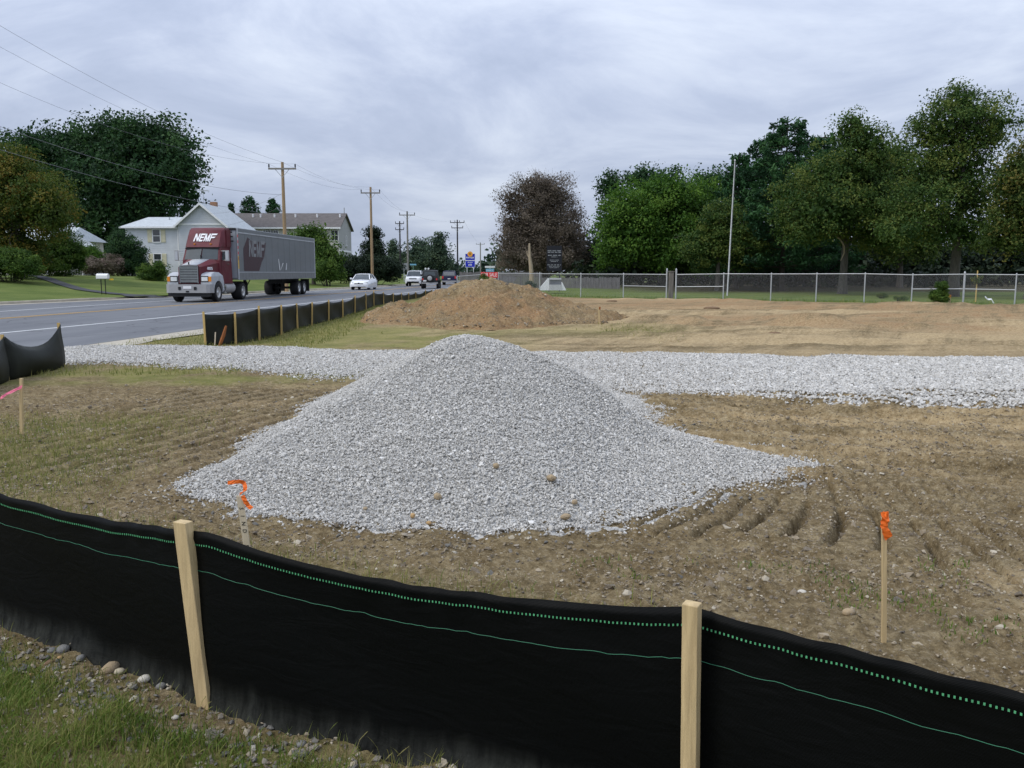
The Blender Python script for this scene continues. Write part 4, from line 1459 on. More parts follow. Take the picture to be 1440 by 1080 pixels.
def truck():
    T = thing('semi_truck', 'maroon and silver tractor with a long grey box trailer driving on the road', 'truck', (-17.15, 45.35, 0.02), -.05)
    mb = MB()
    mb.box(-.45, -.25, .4, 6.3, .62, .90)
    mb.box(.25, .45, .4, 6.3, .62, .90)
    for y in (1.2, 2.6, 4.0, 5.4):
        mb.box(-.25, .25, y, y + .15, .66, .86)
    mb.box(-1.0, 1.0, 1.16, 1.34, .42, .58)
    mb.box(-1.0, 1.0, 4.82, 4.98, .42, .58)
    mb.box(-.9, .9, 4.2, 5.5, .90, 1.06)
    mb.build('chassis', M['black'], T)
    # bumper
    mb = MB()
    secs = []
    for x, y in ((-1.22, .42), (-1.18, .12), (-1.0, .03), (0, 0), (1.0, .03), (1.18, .12), (1.22, .42)):
        secs.append([(x, y, .50), (x, y, .95), (x, y + .16, .95), (x, y + .16, .50)])
    bp = mb.loft(secs, close=True).build('bumper', M['silver'], T)
    for x in (-.42, .42):
        MB().box(x - .07, x + .07, -.012, .05, .66, .82).build('tow_opening', M['black'], bp)
    MB().box(-.22, .22, -.01, .03, .72, .86).build('plate', M['white'], bp)
    MB().box(-.09, .09, -.012, .05, .53, .61).build('tow_opening', M['black'], bp)
    MB().box(-1.1, 1.1, .1, .5, .30, .50).build('air_dam', M['black'], T)
    # hood
    secs = []
    for y, zt, a, b, zb, c in ((.34, 1.97, .47, .58, 1.90, .60), (.8, 2.06, .52, .66, 1.96, .66), (1.4, 2.19, .62, .80, 2.06, .80), (2.02, 2.32, .76, .98, 2.16, 1.0)):
        secs.append([(-c, y, .98), (-b, y, zb - .05), (-a, y, zt - .02), (0, y, zt), (a, y, zt - .02), (b, y, zb - .05), (c, y, .98)])
    hood = MB().loft(secs).build('hood', M['maroon'], T, smooth=True)
    mb = MB()
    mb.loft([[(-a * .96, y - (.012 if y < .4 else 0), zt - .012), (0, y - (.012 if y < .4 else 0), zt + .010), (a * .96, y - (.012 if y < .4 else 0), zt - .012)] for y, zt, a in ((.34, 1.97, .44), (.8, 2.06, .45), (1.4, 2.19, .46), (1.98, 2.315, .48))], caps=False)
    o = mb.build('hood_top', M['lightgrey'], hood, smooth=True)
    o.modifiers.new('thickness', 'SOLIDIFY').thickness = .014
    g = MB().box(-.50, .50, .30, .34, 1.03, 1.90).build('grille', M['black'], T)
    for x in (-.50, .47):
        MB().box(x, x + .03, .25, .30, 1.01, 1.92).build('grille_frame', M['grille'], g)
    MB().box(-.50, .50, .25, .30, 1.90, 1.94).build('grille_frame', M['grille'], g)
    for i in range(10):
        z = 1.06 + i * .085
        MB().box(-.47, .47, .262, .298, z, z + .048).build('grille_bar', M['grille'], g)
    MB().box(-.02, .02, .28, .36, 1.99, 2.13).build('hood_ornament', M['black'], hood)
    # fenders with headlights
    arch = [(1.25 + .64 * math.cos(t), .5 + .64 * math.sin(t)) for t in np.linspace(0, math.pi, 11)]
    fp = [(.30, .98), (.30, 1.36), (.46, 1.50), (.9, 1.60), (1.5, 1.58), (1.88, 1.40), (2.02, 1.05), (2.02, .62), (1.89, .55)] + arch + [(.45, .56), (.30, .70)]
    for s in (-1, 1):
        f = MB()
        f.prism(fp, lambda y, z, s=s: (s * .62, y, z), lambda y, z, s=s: (s * (1.20 - .06 * (z > 1.45)), y, z))
        f = f.build('fender', M['lightgrey'], T, bevel=.03)
        MB().box(.63 if s > 0 else -1.03, 1.03 if s > 0 else -.63, .285, .32, 1.07, 1.39).build('headlight_bezel', M['black'], f)
        MB().box(.67 if s > 0 else -1.00, 1.00 if s > 0 else -.67, .27, .315, 1.12, 1.34).build('headlight', M['headlight'], f)
        MB().box(s * 1.04 if s > 0 else -1.19, 1.19 if s > 0 else s * 1.04, .275, .36, 1.10, 1.36).build('turn_signal', M['amber'], f)
    # cab
    prof = [(1.95, .95), (1.95, 2.24), (2.12, 2.62), (2.24, 2.93), (2.45, 2.99), (3.70, 2.99), (3.70, .95)]
    secs = []
    for x, kx in ((-1.06, 0), (-1.03, 1), (1.03, 1), (1.06, 0)):
        secs.append([(x * (1 - .07 * max(0, (z - 2.2)) / .75), y + (0.06 if kx == 0 and y < 2.5 else 0), z) for y, z in prof])
    cab = MB().loft(secs, close=True).build('cab', M['maroon'], T, bevel=.02)
    for s in (-1, 1):
        # two windscreen panes
        q = [(s * .03, 1.925, 2.28), (s * .92, 1.97, 2.28), (s * .88, 2.228, 2.86), (s * .03, 2.185, 2.86)]
        MB().add([(a, b - .022, c) for a, b, c in q] + [(a, b + .02, c) for a, b, c in q], [(0, 1, 2, 3), (7, 6, 5, 4), (0, 4, 5, 1), (1, 5, 6, 2), (2, 6, 7, 3), (3, 7, 4, 0)]).build('windscreen', M['glass'], cab)
        dr = MB().prism([(2.14, 1.05), (2.12, 2.24), (2.26, 2.60), (2.34, 2.88), (3.25, 2.88), (3.25, 1.05)], lambda y, z, s=s: (s * (1.045 - .07 * max(0, z - 2.2)), y, z), lambda y, z, s=s: (s * (1.075 - .09 * max(0, z - 2.2)), y, z)).build('door', M['maroon'], cab)
        MB().prism([(2.22, 2.26), (2.34, 2.56), (2.40, 2.80), (3.14, 2.80), (3.14, 2.26)], lambda y, z, s=s: (s * (1.06 - .09 * max(0, z - 2.2)), y, z), lambda y, z, s=s: (s * (1.092 - .09 * max(0, z - 2.2)), y, z)).build('side_window', M['glass'], dr)
        MB().box(s * 1.08 - .02, s * 1.08 + .02, 3.0, 3.16, 2.02, 2.07).build('handle', M['chrome'], dr)
        m = MB().box(s * 1.42 - .10, s * 1.42 + .10, 2.04, 2.12, 2.20, 2.78).build('mirror', M['silver'], T)
        MB().box(s * 1.42 - .075, s * 1.42 + .075, 2.028, 2.042, 2.26, 2.72).build('mirror_face', M['lightgrey'], m)
        for z in (2.24, 2.74):
            MB().tube([(s * 1.0, 2.2, z), (s * 1.36, 2.08, z)], .016, 5).build('mirror_bracket', M['chrome'], m)
        MB().tube([(s * .80, 2.55, .72), (s * .80, 3.95, .72)], .31, 16).build('fuel_tank', M['silver'], T, smooth=True)
        for z in (.42, .78):
            MB().box(s * 1.0 - .14, s * 1.0 + .14, 2.15, 2.5, z, z + .07).build('step', M['chrome'], T)
        MB().tube([(s * .72, 3.86, .9), (s * .72, 3.86, 3.3), (s * .72, 3.94, 3.5)], .065, 10).build('exhaust_stack', M['chrome'], T, smooth=True)
        wheel(T, s * 1.04, 1.25, .50, .30)
        wheel(T, s * .92, 4.9, .50, .58)
        MB().box(s * .92 - .3, s * .92 + .3, 5.55, 5.57, .25, 1.05).build('mud_flap', M['rubber'], T)
    MB().box(-.022, .022, 1.90, 1.96, 2.25, 2.52).build('windscreen_post', M['black'], cab)
    MB().box(-.95, .95, 2.15, 2.22, 2.87, 2.93).build('sun_visor', M['black'], cab)
    # roof fairing with the fleet lettering
    secs = []
    for y, z, w in ((2.16, 2.96, 1.0), (2.34, 3.25, 1.0), (2.56, 3.62, .99), (2.74, 3.90, .97), (2.90, 4.02, .95), (3.12, 4.06, .93)):
        secs.append([(-w, 3.7, z), (-w, y + .16, z), (-w * .9, y + .02, z), (0, y, z), (w * .9, y + .02, z), (w, y + .16, z), (w, 3.7, z)])
    fair = MB().loft(secs).build('roof_fairing', M['maroon'], T, smooth=True)
    fl = lambda u, v: Vector((-.56 + u * 1.30 + .06 * v, 2.335 - .012 + .230 * v * 1.16 - .0 + abs(-.56 + u * 1.3) * .024, 3.27 + .43 * v))
    fleet_letters(fl, Vector((0, -.014, .006))).build('lettering', M['white'], fair)
    for x in (-.45, .45):
        MB().box(x - .05, x + .05, 2.22, 2.34, 3.10, 3.16).build('marker_lamp', M['amber'], fair)
    for s in (-1, 1):
        MB().box(s * 1.02 - .02, s * 1.02 + .02, 3.05, 3.7, 3.0, 3.95).build('side_fairing', M['maroon'], fair)
    for i, z in enumerate((3.30, 3.55, 3.8)):
        MB().box(.99, 1.18 - .03 * i, 3.66, 3.74, z, z + .07).build('fairing_strut', M['black'], fair)
    hs = lambda s: Matrix.Translation((s * .925, 1.30, 1.72)) @ Matrix.Rotation(s * math.pi / 2 - s * .26, 4, 'Z') @ Matrix.Rotation(math.pi / 2, 4, 'X')
    text_obj('6025', 'lettering', .22, M['white'], hood, Matrix.Translation((.80, 1.15, 1.78)) @ Matrix.Rotation(math.pi / 2 - .27, 4, 'Z') @ Matrix.Rotation(math.pi / 2, 4, 'X'), depth=.02)
    # trailer
    y0, Lr, hw = 3.95, 15.8, 1.29
    tr = thing('trailer', None, None)
    bpy.data.objects.remove(tr)
    zb, zt = 1.16, 4.10
    tr = MB().box(-hw, hw, y0, y0 + Lr, zb, zt).build('trailer', [M['trailer']], T, bevel=.04)
    MB().box(-hw + .06, hw - .06, y0 - .012, y0, zb + .1, zt - .08).build('front_panel', M['trailer_front'], tr)
    for s in (-1, 1):
        X = s * (hw + .001)
        a, b = sorted((X, X + s * .022))
        MB().box(a, b, y0, y0 + Lr, zb - .02, zb + .40).build('bottom_rail', M['rail'], tr)
        MB().box(a, b, y0, y0 + Lr, zt - .30, zt - .23).build('top_rail', M['lightgrey'], tr)
        MB().box(a, b, y0, y0 + Lr, zb + .41, zb + .45).build('side_rail', M['lightgrey'], tr)
        for y, n_ in ((y0, 'corner_post'), (y0 + Lr - .12, 'corner_post')):
            MB().box(a - .004, b + .004, y - .01, y + .13, zb + .02, zt - .02).build(n_, M['lightgrey'], tr)
        mb = MB()
        for k in range(1, 13):
            yy = y0 + k * Lr / 13
            mb.box(min(X, X + s * .006), max(X, X + s * .006), yy - .012, yy + .012, zb + .46, zt - .31)
        mb.build('panel_seam', M['rail'], tr, kind='stuff')
        mb = MB()
        for k in range(30):
            yy = y0 + .3 + k * (Lr - .6) / 29
            mb.box(min(b, b + .004) if s > 0 else a - .004, b + .004 if s > 0 else a, yy - .03, yy + .03, zb + .06, zb + .32)
        mb.build('rail_post', M['letter_grey'], tr, kind='stuff')
        for k in range(5):
            MB().box(min(X + s * .026, X + s * .034), max(X + s * .026, X + s * .034), y0 + .01, y0 + .10, zt - .55 - k * .32, zt - .38 - k * .32).build('reflector', M['red'], tr)
        MB().box(min(X + s * .026, X + s * .034), max(X + s * .026, X + s * .034), y0 + .0, y0 + .115, zb + .62, zb + 1.35).build('decal', M['yellow'], tr)
        # the maroon emblem and the grey lettering on the side
        P2 = lambda yy, z, s=s, o=.004: Vector((s * (hw + o), y0 + yy, z))
        MB().prism([(.95, 1.66), (.95, 2.95), (1.70, 3.62), (2.1, 3.50), (2.5, 2.55), (4.45, 2.50), (4.0, 2.2), (3.5, 1.66)] if True else [], lambda a_, b_: tuple(P2(a_, b_)), lambda a_, b_: tuple(P2(a_, b_, o=.009))).build('emblem', M['maroon_decal'], tr)
        MB().prism([(1.9, 2.56), (2.12, 3.46), (4.9, 3.40), (4.5, 2.52)], lambda a_, b_: tuple(P2(a_, b_, o=.0035)), lambda a_, b_: tuple(P2(a_, b_, o=.007))).build('emblem', M['maroon_decal'], tr)
        fleet_letters(lambda u, v, P2=P2: P2(1.85 + u * 3.0, 2.50 + .98 * v, o=.013), Vector((s * .004, 0, 0))).build('lettering', M['letter_grey'], tr)
        for q in (((7.2, 2.45), (7.3, 2.45), (7.55, 1.75), (7.4, 1.7)), ((7.62, 1.72), (7.72, 1.78), (8.25, 2.2), (8.1, 2.2)), ((8.7, 1.75), (8.85, 1.75), (9.0, 2.2), (8.9, 2.2))):
            MB().prism(q, lambda a_, b_: tuple(P2(a_, b_, o=.010)), lambda a_, b_: tuple(P2(a_, b_, o=.014))).build('painted_stroke', M['white'], tr)
        wheel(tr, s * .92, y0 + 12.0, .50, .56)
        wheel(tr, s * .92, y0 + 13.25, .50, .56)
        MB().box(s * .92 - .32, s * .92 + .32, y0 + 14.3, y0 + 14.33, .22, 1.1).build('mud_flap', M['rubber'], tr)
        lg = MB().box(s * .62 - .07, s * .62 + .07, y0 + 2.75, y0 + 2.90, .34, 1.14).box(s * .62 - .17, s * .62 + .17, y0 + 2.65, y0 + 3.0, .30, .34)
        lg.tube([(s * .62, y0 + 2.85, .55), (s * .62, y0 + 3.7, 1.12)], .03, 6)
        lg.build('landing_gear', M['black'], tr)
    mb = MB()
    mb.box(-.5, .5, y0 + 10.4, y0 + 14.2, .80, 1.12)
    for yy in (12.0, 13.25):
        mb.box(-.95, .95, y0 + yy - .07, y0 + yy + .07, .43, .57)
    mb.box(-.66, .66, y0 + 2.80, y0 + 2.86, .68, .74)
    mb.build('bogie', M['black'], tr)
    MB().box(-1.25, 1.25, y0 - .05, y0 - .013, zt - .14, zt - .02).build('top_header', M['black'], tr)
    for i, x in enumerate((-.2, .0, .2)):
        MB().tube([(x, y0 - .02, 1.75), (x * 1.3, y0 - .2, 1.3), (x, 3.8, 1.5)], .018, 5).build('air_hose', M['red'] if i % 2 else M['cable'], tr)
    MB().box(.62, .92, y0 - .03, y0 - .012, 1.85, 2.12).build('placard', M['red'], tr)
    MB().box(.62, .92, y0 - .03, y0 - .012, 2.20, 2.40).build('placard', M['white'], tr)
    return T


truck()


def car(label, loc, rz, spec):
    """front faces -y; spec: body stations (y, zlow, zbelt, half width), cabin (y at base front/back, roof front/back, z roof, half widths)"""
    T = thing(spec['name'], label, spec['cat'], loc, rz)
    P = spec['paint']
    secs = []
    for y, zl, zb, hw in spec['body']:
        secs.append([(-hw * .93, y, zl), (-hw, y, zl + (zb - zl) * .35), (-hw * .985, y, zl + (zb - zl) * .78), (-hw * .86, y, zb), (0, y, zb + .025), (hw * .86, y, zb), (hw * .985, y, zl + (zb - zl) * .78), (hw, y, zl + (zb - zl) * .35), (hw * .93, y, zl)])
    body = MB().loft(secs).build('body', P, T, smooth=True)
    b0, b1, r0, r1, zr, wb, wr, zc = spec['cabin']
    rail = [(b0, zc, wb), (r0, zr - .04, wr), ((r0 + r1) / 2, zr, wr), (r1, zr - .03, wr), (b1, zc, wb)]
    MB().loft([[(-w, y, zc - .05), (-w, y, z), (0, y, z + .02 * (z > zc + .1)), (w, y, z), (w, y, zc - .05)] for y, z, w in rail]).build('cabin_glass', M['glass'], T, smooth=True)
    roof = MB().loft([[(-w - .012, y, z - .05), (-w * .92, y, z + .018), (0, y, z + .045), (w * .92, y, z + .018), (w + .012, y, z - .05)] for y, z, w in ((r0 - .06, zr - .045, wr), ((r0 + r1) / 2, zr, wr), (r1 + .06, zr - .035, wr))]).build('roof', P, T, smooth=True)
    for s in (-1, 1):
        pl = MB()
        pl.loft([[(s * wb - .04, b0 - .02, zc), (s * wb + .03, b0 - .02, zc), (s * wb + .03, b0 + .08, zc), (s * wb - .04, b0 + .08, zc)], [(s * wr - .04, r0 - .03, zr - .03), (s * wr + .015, r0 - .03, zr - .03), (s * wr + .015, r0 + .06, zr - .03), (s * wr - .04, r0 + .06, zr - .03)]], close=True)
        pl.loft([[(s * wb - .04, b1 - .25, zc), (s * wb + .03, b1 - .25, zc), (s * wb + .03, b1 + .02, zc), (s * wb - .04, b1 + .02, zc)], [(s * wr - .04, r1 - .12, zr - .03), (s * wr + .015, r1 - .12, zr - .03), (s * wr + .015, r1 + .03, zr - .03), (s * wr - .04, r1 + .03, zr - .03)]], close=True)
        ym = (r0 + r1) / 2
        pl.loft([[(s * wb - .03, ym - .05, zc), (s * wb + .02, ym - .05, zc), (s * wb + .02, ym + .06, zc), (s * wb - .03, ym + .06, zc)], [(s * wr - .03, ym - .04, zr - .03), (s * wr + .012, ym - .04, zr - .03), (s * wr + .012, ym + .05, zr - .03), (s * wr - .03, ym + .05, zr - .03)]], close=True)
        pl.build('pillar', P, T)
        MB().box(s * (wb + .18) - .09, s * (wb + .18) + .09, b0 + .15, b0 + .28, zc + .0, zc + .15).build('mirror', P, T, bevel=.03)
        hw = spec['body'][1][3]
        for yy in spec['wheels']:
            wheel(T, s * (hw - .11), yy, spec['r'], .22)
            n = 16
            MB().loft([[(s * (hw - .02), yy + math.cos(t) * (spec['r'] + .06), spec['r'] + math.sin(t) * (spec['r'] + .06)) for t in np.linspace(0, math.pi, n)], [(s * (hw + .008), yy + math.cos(t) * (spec['r'] + .05), spec['r'] + math.sin(t) * (spec['r'] + .05)) for t in np.linspace(0, math.pi, n)]], caps=True).build('wheel_arch', M['black'], T)
        y, z, x0, x1, h = spec['lamp']
        a, b = sorted((s * x0, s * x1))
        MB().prism([(a, z), (b, z + (.03 if s > 0 else 0)), (b, z + h), (a, z + h)], lambda q, w_: (q, y, w_), lambda q, w_: (q, y + .12, w_)).build('headlight', M['headlight'], T)
        y, z, x0, x1, h = spec['tail']
        a, b = sorted((s * x0, s * x1))
        MB().box(a, b, y - .1, y, z, z + h).build('tail_light', M['red'], T)
    for nm, (x0, x1, ya, yb, z0, z1), mt in spec['extra']:
        MB().box(x0, x1, ya, yb, z0, z1).build(nm, M[mt], T, bevel=.015)
    return T


car('white sedan coming along the far lane of the road behind the truck', (-13.85, 77.6, .02), -.03, dict(name='sedan_car', cat='car', paint=M['carwhite'],
    body=[(0, .30, .62, .66), (.12, .20, .70, .84), (.5, .17, .78, .90), (1.2, .17, .92, .91), (2.4, .18, .98, .92), (3.8, .18, 1.0, .91), (4.5, .22, .98, .86), (4.78, .34, .92, .74)],
    cabin=(1.15, 4.15, 1.95, 3.35, 1.45, .80, .60, .94), wheels=(.92, 3.70), r=.33, lamp=(.07, .60, .48, .80, .13), tail=(4.72, .74, .5, .78, .15),
    extra=[('grille', (-.40, .40, -.012, .06, .52, .60), 'black'), ('lower_grille', (-.62, .62, .02, .12, .25, .38), 'black'), ('emblem', (-.08, .08, -.02, .03, .60, .67), 'chrome'), ('plate', (-.16, .16, -.022, .03, .40, .49), 'white')]))
car('white sport utility car following the white sedan on the road', (-11.3, 98, .02), .0, dict(name='suv_car', cat='car', paint=M['carwhite'],
    body=[(0, .42, .92, .74), (.10, .30, 1.02, .90), (.5, .26, 1.08, .96), (1.3, .26, 1.14, .97), (2.6, .27, 1.18, .97), (4.2, .27, 1.18, .96), (4.72, .34, 1.15, .88)],
    cabin=(1.25, 4.68, 1.85, 4.35, 1.78, .86, .70, 1.14), wheels=(.98, 3.80), r=.38, lamp=(.05, .80, .55, .86, .15), tail=(4.70, .95, .6, .84, .25),
    extra=[('grille', (-.42, .42, -.02, .06, .80, .96), 'grille'), ('lower_grille', (-.70, .70, .0, .1, .36, .56), 'black'), ('plate', (-.16, .16, -.03, .02, .60, .70), 'white')]))
car('dark navy minivan driving away farthest along the near lane', (-8.0, 112.8, .02), math.pi + .02, dict(name='minivan', cat='car', paint=M['navy'],
    body=[(0, .40, .80, .70), (.10, .28, .90, .88), (.6, .24, 1.0, .96), (1.2, .24, 1.08, .98), (2.6, .24, 1.10, .98), (4.4, .25, 1.10, .98), (4.9, .34, 1.06, .90)],
    cabin=(.95, 4.88, 1.7, 4.6, 1.76, .88, .72, 1.05), wheels=(.95, 3.85), r=.36, lamp=(.05, .66, .5, .82, .15), tail=(4.93, .80, .70, .88, .32),
    extra=[('rear_window', (-.70, .70, 4.80, 4.86, 1.18, 1.66), 'signgrey'), ('bumper', (-.86, .86, 4.84, 4.98, .36, .55), 'silver'), ('plate', (-.17, .17, 4.93, 4.97, .72, .84), 'white')]))


def jeep():
    T = thing('off_road_car', 'black open sided off road car with a spare wheel on its tail driving away', 'car', (-7.95, 83, .02), .02)
    # rear at y=0, front at y=+4
    tub = MB().loft([[(-.76, y, .55), (-.79, y, 1.15), (.79, y, 1.15), (.76, y, .55)] for y in (.05, 2.5)], close=True).build('body', M['jeepblack'], T, bevel=.03)
    MB().loft([[(-.70, 2.5, .6), (-.72, 2.5, 1.18), (0, 2.5, 1.22), (.72, 2.5, 1.18), (.70, 2.5, .6)], [(-.58, 3.8, .6), (-.60, 3.8, 1.1), (0, 3.8, 1.14), (.60, 3.8, 1.1), (.58, 3.8, .6)]]).build('hood', M['jeepblack'], T)
    top = MB().loft([[(-.74, .10, 1.15), (-.68, .22, 1.76), (.68, .22, 1.76), (.74, .10, 1.15)], [(-.74, 2.35, 1.15), (-.66, 2.05, 1.80), (.66, 2.05, 1.80), (.74, 2.35, 1.15)]], close=True).build('soft_top', M['jeepblack'], T, bevel=.04)
    MB().loft([[(-.54, .128, 1.26), (.54, .128, 1.26), (.54, .118, 1.26), (-.54, .118, 1.26)], [(-.50, .200, 1.64), (.50, .200, 1.64), (.50, .190, 1.64), (-.50, .190, 1.64)]], close=True).build('rear_window', M['glass'], top)
    for s in (-1, 1):
        for y in (.75, 3.1):
            wheel(T, s * .74, y, .38, .26)
            MB().box(s * .82 - .13, s * .82 + .13, y - .5, y + .5, .80, .86).build('fender_flare', M['black'], T)
        MB().box(s * .67 - .07, s * .67 + .07, -.0, .05, .84, 1.0).build('tail_light', M['red'], T)
        MB().box(s * .95 - .1, s * .95 + .1, 2.2, 2.28, 1.2, 1.40).build('mirror', M['black'], T)
    MB().box(-.78, .78, -.12, .05, .50, .62).build('bumper', M['silver'], T)
    MB().box(-.62, -.32, -.015, .05, .70, .84).build('plate', M['white'], T)
    mb = MB()
    n = 20
    for prof, mt in (([(-.02, .16), (-.02, .33), (-.07, .37), (-.20, .37), (-.25, .33), (-.25, .2)], 0), ([(-.252, .22), (-.258, .205), (-.262, .05), (-.262, .002)], 1)):
        mb.cur = mt
        vs = [(.02 + b * math.cos(2 * math.pi * k / n), a, 1.02 + b * math.sin(2 * math.pi * k / n)) for a, b in prof for k in range(n)]
        mb.add(vs, [(i * n + k, i * n + (k + 1) % n, (i + 1) * n + (k + 1) % n, (i + 1) * n + k) for i in range(len(prof) - 1) for k in range(n)])
    mb.build('spare_wheel', [M['rubber'], M['rim']], T, smooth=True)
    rb = MB()
    for x in (-.3, -.05):
        rb.tube([(x, .5, 1.76), (x, .5, 1.86)], .03, 6)
    rb.tube([(-.5, .5, 1.86), (.5, .5, 1.86)], .025, 6)
    rk = rb.build('roof_bar', M['black'], T)
    for x in (-.42, -.14):
        MB().tube([(x, .42, 1.93), (x, .54, 1.93)], .095, 12).build('roof_lamp', M['headlight'], rk)
    return T


jeep()


# ------------------------------------------------------------------ buildings
def window(parent, x, z, w, h, y, panes=(1, 2), shutters=False, ax='x', s=-1):
    """window on a wall facing -y (ax x) or +x (ax y); x runs along the wall"""
    def bx(mb, a0, a1, d0, d1, z0, z1):
        if ax == 'x':
            return mb.box(a0, a1, y - d1, y - d0, z0, z1)
        return mb.box(y + d0, y + d1, a0, a1, z0, z1)
    mb = MB()
    t = .09
    bx(mb, x - w / 2 - t, x - w / 2, .002, .07, z - h / 2 - t, z + h / 2 + t)
    bx(mb, x + w / 2, x + w / 2 + t, .002, .07, z - h / 2 - t, z + h / 2 + t)
    bx(mb, x - w / 2, x + w / 2, .002, .07, z + h / 2, z + h / 2 + t)
    bx(mb, x - w / 2, x + w / 2, .002, .09, z - h / 2 - t, z - h / 2)
    bx(mb, x - w / 2, x + w / 2, .004, .05, z - .03, z + .03)
    if panes[0] > 1:
        bx(mb, x - .02, x + .02, .004, .045, z - h / 2, z - .03)
        bx(mb, x - .02, x + .02, .004, .045, z + .03, z + h / 2)
    f = mb.build('window', M['trim'], parent)
    for z0, z1 in ((z - h / 2, z - .03), (z + .03, z + h / 2)):
        bx(MB(), x - w / 2 + .002, x + w / 2 - .002, .003, .02, z0 + .002, z1 - .002).build('pane', M['wglass'], f)
    if shutters:
        for sg in (-1, 1):
            c = x + sg * (w / 2 + t + .02 + .26)
            sh = bx(MB(), c - .25, c + .25, .003, .05, z - h / 2 - .05, z + h / 2 + .05)
            for k in range(9):
                zz = z - h / 2 + (k + .3) * h / 9
                bx(sh, c - .20, c + .20, .05, .065, zz, zz + h / 22)
            sh.build('shutter', M['cream_shutter'], parent)


def siding(mb, x0, x1, y, z0, z1, step=.20):
    """lapped boards on a wall facing -y"""
    z = z0
    while z < z1 - .01:
        h = min(step, z1 - z)
        mb.add([(x0, y - .022, z), (x1, y - .022, z), (x1, y - .003, z + h), (x0, y - .003, z + h), (x0, y, z), (x1, y, z)], [(0, 1, 2, 3), (0, 4, 5, 1)])
        z += step


def house():
    H = thing('house', 'pale blue grey two storey house with a white edged front gable behind the truck', 'house', (0, 0, 0))
    zg = .3
    # left wing
    w = MB().box(-44.0, -37.4, 98.5, 106, zg, 6.75)
    w.build('wall', M['siding'], H)
    w = MB()
    siding(w, -44.0, -37.4, 98.5, zg, 6.7)
    w.build('siding', M['siding'], H)
    ov = .45
    x0, x1, y0, y1, z0, z1 = -44 - ov, -37.0, 98.5 - ov, 106 + ov, 6.72, 8.05
    ym = (y0 + y1) / 2
    rf = MB().add([(x0, y0, z0), (x1, y0, z0), (x1, y1, z0), (x0, y1, z0), (x0 + 1.6, ym, z1), (x1, ym, z1)], [(0, 1, 5, 4), (1, 2, 5), (2, 3, 4, 5), (3, 0, 4), (0, 3, 2, 1)]).build('roof', M['roof_pale'], H)
    MB().box(x0, -37.42, y0 - .1, y0 - .004, z0 - .16, z0 + .02).build('gutter', M['trim'], rf)
    MB().tube([(-39.9, ym - 1.2, 7.3), (-39.9, ym - 1.2, 8.0)], .08, 8).build('vent', M['galv'], rf)
    window(H, -40.45, 5.72, .80, 1.35, 98.48, shutters=True)
    window(H, -40.45, 3.0, .80, 1.35, 98.48, shutters=True)
    for x in (-38.0, -37.62):
        MB().box(x - .05, x + .05, 98.36, 98.46, zg, 6.6).build('downspout', M['trim'], H)
    # gable block
    gx0, gx1, gy0, gy1, ge, gp = -37.38, -32.1, 97.0, 107.4, 7.0, 9.28
    xm = -34.75
    w = MB().add([(gx0, gy0, zg), (gx1, gy0, zg), (gx1, gy0, ge), (xm, gy0, gp - .18), (gx0, gy0, ge), (gx0, gy1, zg), (gx1, gy1, zg), (gx1, gy1, ge), (xm, gy1, gp - .18), (gx0, gy1, ge)],
                 [(0, 1, 2, 3, 4), (9, 8, 7, 6, 5), (1, 6, 7, 2), (5, 0, 4, 9), (2, 7, 8, 3), (3, 8, 9, 4)])
    w.build('gable_wall', M['siding'], H)
    w = MB()
    siding(w, gx0, gx1, gy0, zg, ge)
    for k in range(10):
        za = ge + k * .2
        t0 = (za - ge) / (gp - .18 - ge)
        siding(w, gx0 + (xm - gx0) * t0 + .12, gx1 + (xm - gx1) * t0 - .12, gy0, za, min(za + .2, gp - .3))
    w.build('siding', M['gable'], H)
    MB().box(gx0, gx1, gy0 - .06, gy0 - .024, ge - .14, ge + .02).build('frieze_board', M['trim'], H)
    r = MB()
    o = .4
    for s, ex in ((-1, gx0 - o), (1, gx1 + o)):
        ez = ge - o * (gp - ge) / (xm - gx0) * .9
        A = [(xm, gy0 - .4, gp), (ex, gy0 - .4, ez), (ex, gy1 + .3, ez), (xm, gy1 + .3 - 1.2, gp)]
        r.add([(a, b, c) for a, b, c in A] + [(a, b, c - .12) for a, b, c in A], [(0, 1, 2, 3), (7, 6, 5, 4), (0, 4, 5, 1), (1, 5, 6, 2), (2, 6, 7, 3), (3, 7, 4, 0)])
    rf2 = r.build('roof', M['roof_pale'], H)
    for s, ex in ((-1, gx0 - o), (1, gx1 + o)):
        ez = ge - o * (gp - ge) / (xm - gx0) * .9
        MB().add([(xm, gy0 - .46, gp + .02), (ex, gy0 - .46, ez + .02), (ex, gy0 - .46, ez - .24), (xm, gy0 - .46, gp - .24), (xm, gy0 - .402, gp + .02), (ex, gy0 - .402, ez + .02), (ex, gy0 - .402, ez - .24), (xm, gy0 - .402, gp - .24)], [(0, 1, 2, 3), (7, 6, 5, 4), (0, 4, 5, 1), (1, 5, 6, 2), (2, 6, 7, 3), (3, 7, 4, 0)]).build('barge_board', M['trim'], rf2)
    MB().box(gx1 + o - .1, gx1 + o + .06, gy0 - .4, gy1 + .3, 6.5, 6.66).build('gutter', M['trim'], rf2)
    MB().box(-36.3, -35.6, 104.5, 105.2, 7.0, 10.0).build('chimney', M['brick'], H)
    an = MB()
    an.tube([(-36.6, 103.2, 7.5), (-36.6, 103.2, 11.3)], .03, 6)
    for k in range(5):
        an.tube([(-37.4 + .05 * k, 102.6 + .3 * k, 11.2), (-35.8 - .05 * k, 102.6 + .3 * k, 11.2)], .018, 4)
    an.tube([(-36.6, 102.5, 11.2), (-36.6, 104, 11.2)], .02, 4)
    an.build('antenna', M['galv'], H)
    return H


house()


